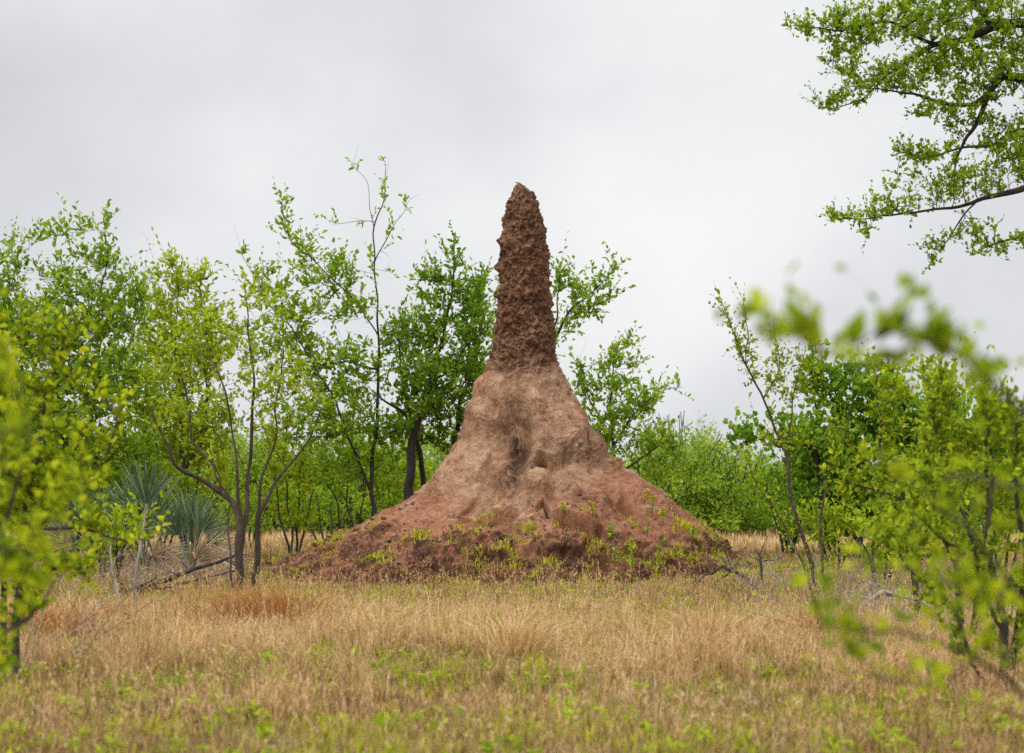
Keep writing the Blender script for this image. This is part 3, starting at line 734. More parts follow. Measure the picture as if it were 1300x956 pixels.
tree('near_shrub', 'dark stemmed near shrub with spreading green twigs in the lower right corner', 'shrub',
     [[(1276, 'g', 12.4, .050), (1272, 800, 12.4, .040), (1256, 700, 12.4, .026), (1262, 600, 12.4, .016), (1250, 500, 12.4, .006)],
      [(1286, 'g', 12.5, .040), (1292, 780, 12.5, .030), (1298, 660, 12.5, .020), (1290, 540, 12.5, .008)],
      [(1270, 800, 12.4, .022), (1235, 730, 12.3, .014), (1226, 660, 12.3, .009), (1190, 600, 12.2, .005)],
      [(1268, 'g', 12.3, .018), (1215, 790, 12.2, .012), (1165, 740, 12.2, .008), (1140, 700, 12.1, .004)],
      [(1272, 700, 12.4, .015), (1205, 690, 12.3, .010), (1160, 650, 12.2, .005)]],
     [(1250, 520, 12.4, 40, 35, .8), (1290, 560, 12.5, 40, 50, .8), (1240, 610, 12.4, 50, 40, .8), (1190, 620, 12.2, 45, 30, .6), (1290, 680, 12.5, 40, 50, .7), (1230, 700, 12.3, 50, 35, .6), (1150, 690, 12.1, 40, 25, .4), (1280, 790, 12.4, 40, 40, .35), (1180, 770, 12.2, 35, 25, .3), (1330, 600, 12.6, 40, 90, .6), (1250, 760, 12.4, 50, 26, .8), (1290, 740, 12.5, 30, 34, .9), (1235, 820, 12.4, 34, 20, .5), (1295, 830, 12.5, 30, 30, .6)],
     seed=13, dens=190, shoots=2.0, step=.07, kill=.13, shoot=.13, lsize=.050, ratio=.62, nleaf=6, bark='bark', leaf='leaf_olive', parts=('stem', 'foliage'), r0=.0024, infl=.9)
tree('near_branch_shrub', 'blurred arching leafy branch very close on the upper right', 'shrub',
     [[(1480, 'g', 3.6, .014), (1440, 800, 3.6, .011), (1380, 620, 3.6, .008), (1300, 520, 3.55, .006), (1230, 465, 3.5, .005), (1170, 428, 3.5, .004), (1120, 418, 3.5, .003), (1070, 440, 3.5, .002)],
      [(1380, 620, 3.6, .006), (1300, 620, 3.5, .005), (1200, 600, 3.4, .004)],
      [(1170, 428, 3.5, .003), (1090, 470, 3.45, .0025), (1010, 430, 3.4, .002), (960, 400, 3.4, .0015)]],
     [(1160, 420, 3.5, 50, 16, 2.2, .05), (1080, 440, 3.5, 26, 10, 2.2, .04), (1195, 450, 3.5, 20, 30, 1.4, .04), (962, 390, 3.4, 5, 14, 12, .02), (1010, 425, 3.4, 14, 14, 5, .03), (1250, 480, 3.5, 30, 20, 1., .05)],
     seed=14, dens=13000, shoots=.55, step=.018, kill=.022, shoot=.03, lsize=.050, ratio=.6, nleaf=4, bark='bark', leaf='leaf_olive', parts=('stem', 'foliage'), r0=.0009, infl=.35, thin=.0030, wig=.03, tip=True)
tree('near_branch_shrub', 'blurred yellow green sprigs very close at the lower right', 'shrub',
     [[(1400, 'g', 4.6, .014), (1350, 900, 4.5, .010), (1300, 760, 4.5, .007), (1240, 680, 4.4, .005), (1190, 640, 4.4, .003)],
      [(1350, 900, 4.5, .007), (1240, 830, 4.4, .005), (1140, 800, 4.3, .0035), (1040, 790, 4.2, .002), (1020, 750, 4.2, .0015)],
      [(1300, 760, 4.5, .005), (1220, 740, 4.4, .003), (1150, 720, 4.3, .002)],
      [(1240, 830, 4.4, .004), (1200, 870, 4.4, .003), (1120, 860, 4.3, .002)]],
     [(1230, 670, 4.4, 45, 25, .8, .08), (1250, 780, 4.4, 50, 30, .8, .08), (1160, 790, 4.3, 40, 14, .9, .05), (1040, 785, 4.2, 24, 12, 1., .04), (1050, 745, 4.2, 20, 20, .6, .04), (1210, 740, 4.4, 35, 14, .8, .05), (1070, 830, 4.3, 30, 18, .7, .04), (1130, 850, 4.3, 40, 14, .7, .04), (1280, 850, 4.4, 40, 40, .5, .06), (1150, 610, 4.4, 26, 14, .7, .05), (1290, 650, 4.4, 30, 50, .6, .06)],
     seed=15, dens=6500, shoots=.6, step=.022, kill=.036, shoot=.04, lsize=.040, ratio=.62, nleaf=4, bark='bark', leaf='leaf_near', parts=('stem', 'foliage'), r0=.001, infl=.4, thin=.004, wig=.04)
tree('corner_shrub', 'full leafy shrub just behind the dark stemmed one in the lower right corner', 'shrub',
     [[(1222, 'g', 15, .045), (1218, 760, 15, .035), (1205, 680, 15, .026), (1190, 600, 15, .016), (1180, 500, 15, .006)],
      [(1226, 'g', 15.1, .04), (1240, 740, 15.1, .03), (1255, 640, 15.1, .02), (1248, 520, 15, .008)],
      [(1218, 770, 15, .02), (1180, 740, 15, .014), (1150, 700, 14.9, .006)]],
     [(1180, 500, 15, 30, 34, .9), (1225, 500, 15, 36, 34, 1.), (1265, 545, 15, 45, 36, 1.), (1200, 570, 15, 45, 36, 1.), (1160, 610, 15, 34, 28, .8), (1240, 630, 15.1, 55, 40, 1.1), (1180, 680, 15, 45, 28, .9), (1250, 700, 15.1, 55, 34, 1.), (1290, 640, 15.2, 40, 50, 1.), (1200, 750, 15, 40, 24, .6), (1270, 770, 15, 34, 30, .7)],
     seed=23, dens=150, shoots=2.1, step=.075, kill=.14, shoot=.15, lsize=.052, ratio=.66, nleaf=6, bark='bark', leaf='leaf_olive', parts=('stem', 'foliage'), r0=.0026, infl=1.)
def low_shrub(px, Y, top, half, label, seed, leaf='leaf_mid', k=1.0):
    g = HY + H / Y * FPX; rg = random.Random(seed); L = []
    for q in range(4):
        o = (q - 1.5) / 1.5 * half * .7 + rg.uniform(-5, 5); tp = top + rg.uniform(0, (g - top) * .3)
        L.append([(px + o * .15, 'g', Y + rg.uniform(-.15, .15), .035), (px + o * .45, g + (tp - g) * .4, Y, .024), (px + o * .8, g + (tp - g) * .75, Y, .014), (px + o, tp, Y, .005)])
    B = [(px + rg.uniform(-.75, .75) * half, g + (top - g) * rg.uniform(.28, .85), Y + rg.uniform(-.3, .3), half * .42, (g - top) * .2, k) for _ in range(9)]
    tree('low_shrub', label, 'shrub', L, B, seed=seed, dens=15, shoots=2.0, leaf=leaf, parts=('stem', 'foliage'), shoot=.3)
low_shrub(452, 33.5, 555, 62, 'many stemmed low shrub filling the gap below the leggy tree', 301)
low_shrub(372, 33, 560, 50, 'low yellow green shrub to the right of the forked tree stems', 302, 'leaf_yellow', .6)
low_shrub(30, 31.5, 560, 75, 'broad low shrub at the foot of the tall left edge tree', 303)
low_shrub(130, 32.5, 545, 70, 'dark green low shrub just behind the half hidden fan palm', 304, 'leaf_deep')
low_shrub(240, 34.5, 560, 55, 'low shrub showing above the shorter fan palm', 305, 'leaf_yellow')
low_shrub(590, 34, 545, 45, 'low shrub squeezed between the dark trunks and the mound', 306, 'leaf_mid', .8)
low_shrub(1165, 29, 600, 80, 'broad low shrub between the broadleaf tree and the right corner shrubs', 307, 'leaf_mid')
low_shrub(1270, 27, 600, 80, 'low shrub at the right edge, deep in the corner thicket', 308, 'leaf_deep')
low_shrub(1000, 33, 600, 38, 'small low shrub behind the lower stems of the leaning shrub', 309, 'leaf_fresh', .8)
low_shrub(140, 25.5, 650, 48, 'thin knee high shrub in front of the fan palms', 312, 'leaf_yellow', .45)
low_shrub(205, 30.5, 600, 50, 'leafy low shrub rising behind and between the two fan palm clumps', 313, 'leaf_mid', .9)
low_shrub(320, 37, 600, 44, 'small low shrub seen through the fork of the forked tree', 314, 'leaf_mid', .9)
low_shrub(520, 35, 590, 42, 'small low shrub filling in around the foot of the thick dark trunk', 315, 'leaf_yellow', .9)
low_shrub(415, 36.5, 600, 52, 'wide low shrub behind the bare soil at the left mound foot', 316, 'leaf_mid', .9)
low_shrub(1060, 28, 640, 46, 'knee high shrub joining the leaning shrub to the broadleaf tree', 310, 'leaf_olive', .8)
low_shrub(1120, 24, 660, 55, 'knee high olive shrub in the straw before the rounded shrub', 311, 'leaf_olive', .7)
# --- left foreground
tree('near_shrub', 'yellow green near shrub filling the left edge above the dry grass', 'shrub',
     [[(18, 'g', 12.2, .045), (22, 760, 12.2, .035), (30, 660, 12.2, .026), (48, 560, 12.2, .018), (70, 470, 12.2, .010), (95, 420, 12.2, .004)],
      [(10, 'g', 12.3, .035), (5, 740, 12.3, .026), (-5, 600, 12.4, .018), (10, 470, 12.4, .008)],
      [(26, 700, 12.2, .020), (70, 640, 12.1, .014), (120, 590, 12., .009), (150, 530, 12., .004)],
      [(30, 660, 12.2, .018), (90, 670, 12., .012), (150, 690, 11.9, .008), (200, 680, 11.9, .003)],
      [(20, 760, 12.2, .015), (75, 720, 12., .008), (120, 720, 11.9, .004)]],
     [(70, 440, 12.2, 40, 40, .45), (130, 480, 12.1, 45, 45, .45), (30, 520, 12.2, 50, 50, .9), (100, 550, 12.1, 55, 45, .8), (40, 610, 12.2, 60, 50, 1.), (110, 640, 12., 50, 35, .7), (30, 700, 12.2, 55, 40, .8), (170, 690, 11.9, 45, 18, .8), (20, 420, 12.2, 30, 40, .5), (-30, 600, 12.3, 60, 140, .6), (20, 790, 12.2, 40, 30, .4), (85, 740, 12, 40, 14, .4), (10, 740, 12.2, 50, 34, .9), (55, 770, 12.1, 50, 24, .7), (15, 820, 12.2, 45, 34, .7), (-40, 760, 12.3, 40, 60, .7)],
     seed=16, dens=175, shoots=1.6, step=.07, kill=.13, shoot=.13, lsize=.052, ratio=.62, nleaf=6, bark='bark', leaf='leaf_near', parts=('stem', 'foliage'), r0=.0024, infl=.9)
tree('near_branch_shrub', 'blurred yellow sprigs hanging very close at the left edge', 'shrub',
     [[(-110, 'g', 4.8, .014), (-80, 850, 4.8, .010), (-40, 740, 4.7, .007), (0, 700, 4.7, .004), (50, 690, 4.7, .002)],
      [(-80, 850, 4.8, .007), (-60, 640, 4.8, .006), (-30, 560, 4.8, .004), (20, 540, 4.7, .002)],
      [(-60, 640, 4.8, .005), (-40, 500, 4.8, .004), (5, 480, 4.8, .002)]],
     [(20, 545, 4.7, 20, 14, .7, .04), (5, 500, 4.8, 22, 22, .5, .05), (30, 745, 4.7, 26, 10, 1., .04), (5, 690, 4.7, 20, 14, .6, .04), (0, 600, 4.7, 18, 20, .5, .04), (0, 850, 4.7, 12, 16, .5, .04), (10, 430, 4.8, 16, 10, .4, .03)],
     seed=17, dens=20000, shoots=.9, step=.022, kill=.034, shoot=.04, lsize=.040, ratio=.65, nleaf=4, bark='bark', leaf='leaf_near', parts=('stem', 'foliage'), r0=.001, infl=.4, thin=.004, wig=.04)
tree('near_shrub', 'soft focused yellow green bush low at the left edge, nearer than its neighbour', 'shrub',
     [[(-60, 'g', 7.6, .022), (-40, 820, 7.6, .016), (-10, 720, 7.6, .011), (20, 620, 7.6, .007), (40, 540, 7.6, .003)],
      [(-40, 820, 7.6, .012), (30, 790, 7.5, .008), (70, 740, 7.5, .004)],
      [(-10, 720, 7.6, .008), (60, 660, 7.5, .005), (110, 620, 7.5, .003)]],
     [(20, 560, 7.6, 36, 36, .8), (20, 650, 7.6, 50, 40, .8), (90, 620, 7.5, 36, 24, .6), (10, 750, 7.6, 45, 40, .8), (80, 730, 7.5, 30, 18, .6), (-40, 650, 7.6, 60, 160, .4), (0, 840, 7.6, 34, 30, .5), (15, 470, 7.6, 24, 26, .5)],
     seed=19, dens=170, shoots=1.3, step=.05, kill=.085, shoot=.09, lsize=.042, ratio=.64, nleaf=5, bark='bark', leaf='leaf_near', parts=('stem', 'foliage'), r0=.0016, infl=.7, thin=.007, wig=.08)
# --- big tree whose boughs hang in from the upper right
tree('spreading_tree', 'spreading tree whose layered boughs of tiny leaves hang into the upper right sky', 'tree',
     [[(1560, 'g', 24, .22), (1545, 620, 24, .19), (1530, 420, 24, .17), (1500, 260, 24, .14), (1430, 170, 24, .10), (1360, 120, 24, .075), (1300, 100, 24, .052), (1272, 92, 24, .04), (1252, 125, 24, .03), (1238, 155, 24, .022), (1223, 181, 24, .017), (1212, 218, 24, .010)],
      [(1252, 125, 24, .03), (1231, 130, 23.9, .024), (1186, 132, 23.8, .018), (1163, 119, 23.8, .013), (1129, 117, 23.7, .008), (1080, 110, 23.7, .004)],
      [(1430, 170, 24, .09), (1370, 60, 24.2, .07), (1310, 30, 24.2, .055), (1258, 30, 24.2, .046), (1222, 50, 24.2, .036), (1186, 58, 24.1, .028), (1148, 76, 24.1, .02), (1126, 94, 24, .014), (1103, 124, 24, .009), (1060, 138, 24, .004)],
      [(1258, 30, 24.2, .04), (1242, 5, 24.3, .03), (1200, -30, 24.3, .02), (1120, -50, 24.3, .01)],
      [(1186, 58, 24.1, .018), (1120, 30, 24, .012), (1060, 38, 23.9, .008), (1005, 32, 23.9, .003)],
      [(1500, 260, 24, .08), (1420, 230, 23.8, .06), (1350, 222, 23.7, .045), (1300, 234, 23.7, .036), (1269, 246, 23.7, .028), (1242, 253, 23.7, .022), (1205, 264, 23.7, .016), (1148, 270, 23.7, .010), (1103, 281, 23.7, .006), (1055, 275, 23.7, .003)],
      [(1242, 253, 23.7, .012), (1220, 279, 23.7, .008), (1203, 300, 23.7, .006), (1183, 338, 23.7, .002)],
      [(1350, 222, 23.7, .03), (1320, 290, 23.6, .018), (1270, 305, 23.6, .010), (1240, 320, 23.6, .004)],
      [(1360, 120, 24, .05), (1310, 165, 24.1, .034), (1285, 168, 24.1, .026), (1262, 185, 24.1, .018), (1190, 195, 24, .009), (1130, 192, 24, .003)],
      [(1545, 420, 24, .12), (1640, 250, 24.3, .08), (1760, 100, 24.5, .04)]],
     [(1290, 110, 24, 30, 34, 1.), (1270, 160, 24, 34, 24, .9), (1280, 225, 23.8, 34, 22, 1.), (1180, 255, 23.7, 40, 12, 1.), (1240, 285, 23.6, 30, 16, .8), (1110, 45, 24, 60, 18, .7), (1030, 36, 23.9, 34, 12, 1.2, .5), (1075, 30, 24, 45, 24, .9, .7), (1140, 25, 24.1, 60, 28, .9, .8), (1220, 20, 24.2, 60, 30, .9, .9), (1290, 40, 24.2, 50, 40, .9, .9), (1080, 75, 24, 40, 22, .9, .6), (1140, 95, 24, 50, 24, .9, .7), (1060, 133, 23.9, 32, 7, 1.6, .4),
      (1090, 118, 23.8, 34, 12, .9, .5), (1200, 75, 24.1, 50, 30, .9, .8), (1190, 140, 23.9, 34, 18, .9, .6), (1260, 100, 24, 50, 34, .8, .8), (1225, 150, 24, 26, 20, .7, .5), (1140, 190, 24, 26, 7, 1.5, .4), (1185, 205, 24, 40, 16, 1., .6),
      (1150, 225, 23.8, 30, 9, 1., .4), (1225, 232, 23.8, 50, 18, 1., .7), (1285, 190, 24, 40, 36, .9, .8), (1070, 278, 23.7, 34, 7, 1.5, .4), (1130, 262, 23.7, 50, 10, 1.2, .5), (1095, 298, 23.7, 26, 7, 1., .3), (1180, 325, 23.7, 8, 16, 1.2, .2), (1190, 300, 23.7, 16, 8, .9, .25),
      (1240, 310, 23.6, 18, 26, .9, .4), (1285, 310, 23.6, 30, 20, .8, .5), (1340, 120, 24, 40, 120, .6, 1.), (1200, -30, 24.3, 120, 25, .5, 1.), (1450, 120, 24, 90, 60, .35, 1.2), (1600, 160, 24.3, 120, 70, .3, 1.5)],
     seed=18, dens=74, shoots=1.15, step=.09, kill=.12, shoot=.12, lsize=.054, ratio=.6, nleaf=7, bark='bark_dark', leaf='leaf_small', r0=.0042, infl=.9, thin=.009, upw=.25, spread=.7, jit=.28, wig=.3)

# ------------------------------------------------------------------ far bushes (four kinds, copied)
def bush_proto(k, leaf, seed, w, h, ls):
    rng = np.random.default_rng(seed); acc = Acc(); la = Acc()
    ns = 14
    for s_ in range(ns):
        a = rng.uniform(0, 6.28); r = rng.uniform(.2, .8) * w / 2; hh = h * rng.uniform(.7, 1.15)
        t = np.linspace(0, 1, 7)[:, None]
        P_ = np.array([math.cos(a) * r, math.sin(a) * r, hh]) * np.concatenate([t ** 1.2, t ** 1.2, t], 1) + rng.normal(size=(7, 3)) * .03
        P_[0, 2] = -.1
        tube(acc, P_, np.linspace(.035, .008, 7), 5)
    C = []
    for q in range(34):
        a = rng.uniform(0, 6.28); r = w / 2 * math.sqrt(rng.uniform(0, 1)); zt = rng.uniform(.12, 1) * h * (1 - .45 * (r / (w / 2)) ** 2)
        C.append((math.cos(a) * r, math.sin(a) * r, zt, rng.uniform(.22, .5)))
    for (cx, cy, cz, cr) in C:
        n = int(420 * cr)
        q = norm(rng.normal(size=(n, 3))) * (rng.uniform(.2, 1, (n, 1)) ** .5) * cr * np.array([1, 1, .8]) + np.array([cx, cy, cz])
        q[:, 2] = np.maximum(q[:, 2], .03)
        add_leaves(la, q, rng.normal(size=(n, 3)) + np.array([0, 0, .6]), ls * rng.uniform(.6, 1.3, n), rng, ratio=.6)
        tw = 10
        B = q[:tw]; D = norm(rng.normal(size=(tw, 3)) * .6 + np.array([0, 0, 1])); L = rng.uniform(.3, .7, tw)
        tubes3(acc, B, D, L, np.full(tw, .005), rng.normal(size=(tw, 3)) * .08, rng)
        tt = rng.uniform(.2, 1, (tw, 6)); PB = (B[:, None] + D[:, None] * (L[:, None] * tt)[..., None]).reshape(-1, 3)
        add_leaves(la, PB, rng.normal(size=PB.shape) + np.array([0, 0, .8]), ls * rng.uniform(.6, 1.1, len(PB)), rng, ratio=.6)
    return acc.mesh('far_bush_stem', smooth=True), la.mesh('far_bush_foliage'), leaf
protos = []
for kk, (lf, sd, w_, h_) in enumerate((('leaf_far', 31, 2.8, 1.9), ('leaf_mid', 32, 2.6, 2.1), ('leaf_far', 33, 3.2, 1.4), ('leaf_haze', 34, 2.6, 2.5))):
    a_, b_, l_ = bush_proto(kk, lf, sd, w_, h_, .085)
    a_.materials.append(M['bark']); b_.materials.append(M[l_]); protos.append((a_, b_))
FB = [  # px, distance, kind, scale, label
 (352, 45, 0, 1.0, 'bright green far bush seen between the stems of the forked tree and the bare soil'),
 (398, 47, 2, 1.1, 'low wide far bush beyond the straw grass left of the mound foot'),
 (440, 44, 1, .95, 'darker green far bush under the leggy tree left of the mound'),
 (486, 46, 0, 1.0, 'far bush glimpsed just left of the thick dark trunk'),
 (540, 45, 3, .95, 'dull green far bush glimpsed between the dark trunk and the mound'),
 (290, 46, 3, 1.05, 'dull green far bush behind the bent left stem of the forked tree'),
 (235, 48, 1, 1.0, 'green far bush directly behind the fan palm'),
 (170, 47, 0, 1.1, 'far bush behind the left part of the fan palm'),
 (95, 46, 2, 1.2, 'low far bush at the foot of the tall left edge tree'),
 (20, 47, 1, 1.1, 'far bush showing low at the left edge of the thicket'),
 (842, 44, 0, .98, 'bright far bush directly behind the sloping right foot of the mound'),
 (888, 46, 2, 1.15, 'wide bright far bush to the right of the mound slope'),
 (930, 45, 1, .80, 'low green far bush midway between the mound and the leaning shrub'),
 (972, 48, 0, .78, 'far bush just left of the leaning shrub stems'),
 (870, 52, 3, 1.15, 'taller dull green far bush showing over the bright ones right of the mound'),
 (1010, 46, 2, .9, 'low far bush behind the leaning shrub stems'),
 (1075, 47, 1, .9, 'far bush behind the dark trunk of the broadleaf tree'),
 (1150, 46, 0, 1.0, 'far bush behind the rounded yellow green shrub'),
 (1225, 47, 3, 1.0, 'dull green far bush between the rounded shrub and the right corner shrub'),
 (1290, 45, 1, 1.1, 'far bush at the right edge behind the corner shrub')]
rngf = random.Random(5)
for (px, Y, kd, sc, lab) in FB:
    x = X(px, Y); r = empty('far_bush', (x, Y, gz(x, Y)), lab, 'bush', 'far bushes beyond the grass')
    r.rotation_euler.z = rngf.uniform(0, 6.28); r.scale = (sc * rngf.uniform(1., 1.2), sc * 1.05, sc * rngf.uniform(1.02, 1.18))
    for nm, mm in (('stem', protos[kd][0]), ('foliage', protos[kd][1])):
        c = bpy.data.objects.new(nm, mm); COL.objects.link(c); c.parent = r
# far-off scrub that reads as one mass
rng = np.random.default_rng(77); la = Acc(); acc = Acc()
nb = 210
bx = rng.uniform(-46, 46, nb); byy = rng.uniform(62, 105, nb); bw = rng.uniform(1.6, 3.4, nb); bh = rng.uniform(1.3, 2.5, nb) + .5 * pnoise(np.stack([bx * .1, byy * 0, byy * 0], -1))
for q in range(nb):
    n = 380
    p = norm(rng.normal(size=(n, 3))) * rng.uniform(.3, 1, (n, 1)) ** .5 * np.array([bw[q] / 1.4, bw[q] / 1.4, bh[q] * .55])
    p = p * (1 + .4 * pnoise(p * 1.4 + q)[:, None]) + np.array([bx[q], byy[q], bh[q] * .5])
    p[:, 2] = np.maximum(p[:, 2], .05)
    add_leaves(la, p, rng.normal(size=(n, 3)) + np.array([0, 0, .6]), rng.uniform(.14, .30, n), rng, ratio=.6)
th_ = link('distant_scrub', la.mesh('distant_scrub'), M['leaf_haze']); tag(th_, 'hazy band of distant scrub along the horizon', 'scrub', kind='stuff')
print('bushes', round(time.time() - T0, 1))

# ------------------------------------------------------------------ fan palms
def fan(acc, hub, D, size, arc, nseg, rng, side_hint):
    D = D / np.linalg.norm(D)
    S = np.cross(D, side_hint); S /= np.linalg.norm(S); Nn = np.cross(S, D)
    for s_ in range(nseg):
        a = (s_ / (nseg - 1) - .5) * arc
        d_ = D * math.cos(a) + S * math.sin(a) + Nn * (.10 * math.cos(a * 2) + rng.normal() * .06) + S * rng.normal() * .035
        d_ = d_ / np.linalg.norm(d_)
        L = size * (1 - .25 * (abs(a) / (arc / 2)) ** 2) * rng.uniform(.78, 1.08)
        wv = np.cross(d_, Nn); wv /= np.linalg.norm(wv)
        wd = L * .021
        bend = (rng.uniform(-.05, .14) if rng.uniform() > .2 else rng.uniform(.2, .45)) * L
        pts = []
        for t, w in ((0.02, .25), (.35, 1.), (.7, .75), (1., .05)):
            c = hub + d_ * L * t - Nn * bend * t ** 3
            pts += [c - wv * wd * w, c + Nn * wd * w * .7, c + wv * wd * w]
        f = []
        for r_ in range(3):
            b_ = r_ * 3
            f += [(b_, b_ + 1, b_ + 4, b_ + 3), (b_ + 1, b_ + 2, b_ + 5, b_ + 4)]
        acc.add(np.array(pts), np.array(f))

def palm(px, Y, fans, label, seed, dead=3):
    rng = np.random.default_rng(seed)
    x = X(px, Y); z = gz(x, Y); root = empty('fan_palm', (x, Y, z), label, 'palm', 'fan palms under the left trees')
    for k_, (fx, fy, size, ax_, ay_) in enumerate(fans):
        size *= .84; acc = Acc(); hub = W(fx, fy, Y + rng.uniform(-.35, .35)) - np.array([x, Y, z])
        base = np.array([rng.uniform(-.06, .06), rng.uniform(-.06, .06), 0])
        t = np.linspace(0, 1, 6)[:, None]; Pp = base * (1 - t) + hub * t + np.array([0, 0, .06]) * np.sin(t * math.pi)
        tube(acc, Pp, np.linspace(.016, .010, 6), 5)
        D = np.array([ax_, rng.uniform(-.3, .15), ay_])
        fan(acc, hub, D, size, rng.uniform(1.5, 2.1), 20, rng, np.array([rng.uniform(-.35, .35), -1, rng.uniform(-.2, .2)]))
        link('frond', acc.mesh('frond'), M['palm'], root)
    for k_ in range(dead):
        acc = Acc(); a = rng.uniform(-1.2, 1.2); hub = np.array([math.sin(a) * .5, rng.uniform(-.4, -.1), rng.uniform(.15, .45)])
        t = np.linspace(0, 1, 6)[:, None]; tube(acc, hub * t + np.array([0, 0, .2]) * np.sin(t * math.pi), np.linspace(.014, .008, 6), 5)
        fan(acc, hub, np.array([math.sin(a), -.3, rng.uniform(-.5, .35)]), rng.uniform(.45, .65), 1.4, 13, rng, np.array([.3, -1, .3]))
        o = link('frond', acc.mesh('dead_frond'), M['palm_dead'], root); o['label'] = 'dry straw coloured frond'
palm(180, 27.5, [(178, 655, .92, -.25, 1), (196, 660, .85, .3, 1), (165, 668, .80, -.65, .8), (210, 672, .75, .75, .75), (186, 640, .90, .02, 1), (150, 680, .65, -.9, .5), (172, 690, .6, -.3, .9)],
     'taller blue green fan palm clump in the shade at the left', 41, 7)
palm(238, 26.8, [(240, 672, .78, .12, 1), (252, 678, .72, .5, .9), (226, 680, .70, -.4, .95), (262, 690, .55, .85, .5), (244, 690, .6, .1, 1)],
     'shorter fan palm with stiff grey green fans beside the bent stem of the forked tree', 42, 7)
palm(118, 28.5, [(118, 662, .85, -.1, 1), (104, 672, .75, -.7, .8), (132, 670, .8, .4, 1), (98, 690, .6, -.9, .4)],
     'half hidden fan palm behind the yellow green near shrub', 43, 3)

# ------------------------------------------------------------------ dead wood
def stick(name, label, pts, mat, seed, twigs=4, cat='branch', tl=.35, group=None):
    rng = np.random.default_rng(seed); acc = Acc()
    Pw = []
    for (px, py, Y, r) in pts:
        if py == 'g':
            x = X(px, Y); z = surf_z(np.array([x]), np.array([Y]))[0][0]; Pw.append((x, Y, z + r * .8, r))
        else:
            w = W(px, py, Y); Pw.append((w[0], w[1], w[2], r))
    Pw = np.array(Pw); seg = np.concatenate([[0], np.cumsum(np.linalg.norm(np.diff(Pw[:, :3], axis=0), axis=1))])
    n = max(int(seg[-1] / .07), 6); t = np.linspace(0, seg[-1], n)
    q = np.stack([np.interp(t, seg, Pw[:, k]) for k in range(4)], 1)
    q[:, :3] += rng.normal(size=(n, 3)) * .008
    tube(acc, q[:, :3], q[:, 3] * rng.uniform(.88, 1.1, n), 7)
    for k_ in range(twigs):
        a = rng.integers(n // 5, n - 1); D = norm(q[a, :3] - q[a - 1, :3] + rng.normal(size=3) * .7 + np.array([0, 0, .25]))
        L = tl * rng.uniform(.4, 1.2); tt = np.linspace(0, 1, 7)[:, None]
        tube(acc, q[a, :3] + D * L * tt + rng.normal(size=(7, 3)) * .01 * tt, q[a, 3] * np.linspace(.6, .15, 7), 5)
    org = q[0, :3].copy()
    return tag(link(name, acc.mesh(name, org, smooth=True), M[mat], loc=org), label, cat, group)
stick('fallen_branch', 'long black fallen branch lying on grass before the fan palms', [(98, 'g', 21.3, .035), (150, 'g', 22.2, .045), (200, 740, 23.2, .035), (250, 722, 23.8, .026), (300, 706, 24, .014)], 'burnt', 51, 5)
stick('fallen_branch', 'thinner fallen branch just under the long black one', [(150, 'g', 22.4, .02), (210, 746, 22.8, .018), (260, 734, 23.2, .014), (302, 724, 23.7, .008)], 'burnt', 52, 3)
stick('fallen_branch', 'forked black dead branch at the right foot of the mound', [(968, 746, 23.6, .024), (944, 732, 24, .024), (920, 718, 24.3, .021), (900, 728, 24.2, .014), (878, 742, 24, .008)], 'burnt', 53, 6, tl=.45)
stick('fallen_branch', 'dark twisted dead branch on grass below the leaning shrub', [(960, 700, 23.5, .01), (968, 718, 23.3, .016), (965, 742, 23.3, .014)], 'burnt', 54, 5)
stick('fallen_branch', 'grey brown fallen branch lying in straw under the rounded shrub', [(1088, 'g', 20, .024), (1120, 752, 20, .03), (1160, 760, 19.8, .022), (1195, 'g', 19.5, .012)], 'dead_grey', 55, 7)
stick('dead_stem', 'pale grey upright dead stick in front of the fallen branch', [(170, 'g', 17.5, .020), (171, 745, 17.5, .017), (176, 700, 17.5, .013), (186, 640, 17.6, .008)], 'dead_grey', 56, 3, 'stick')
stick('dead_stem', 'crooked grey dead stick leaning beside the pale upright one', [(164, 'g', 17.2, .014), (152, 765, 17.3, .012), (143, 730, 17.4, .010), (140, 690, 17.5, .006)], 'dead_grey', 57, 4, 'stick')
stick('dead_stem', 'short black forked stub in the grass at the lower left', [(170, 'g', 16.4, .026), (166, 790, 16.4, .024), (160, 778, 16.4, .014)], 'burnt', 58, 0, 'stick')
stick('fallen_twig', 'dark thin twig lying beside the short black stub', [(172, 800, 16.4, .014), (195, 788, 16.5, .010), (230, 'g', 17.3, .006)], 'burnt', 59, 3, 'twig', .25)

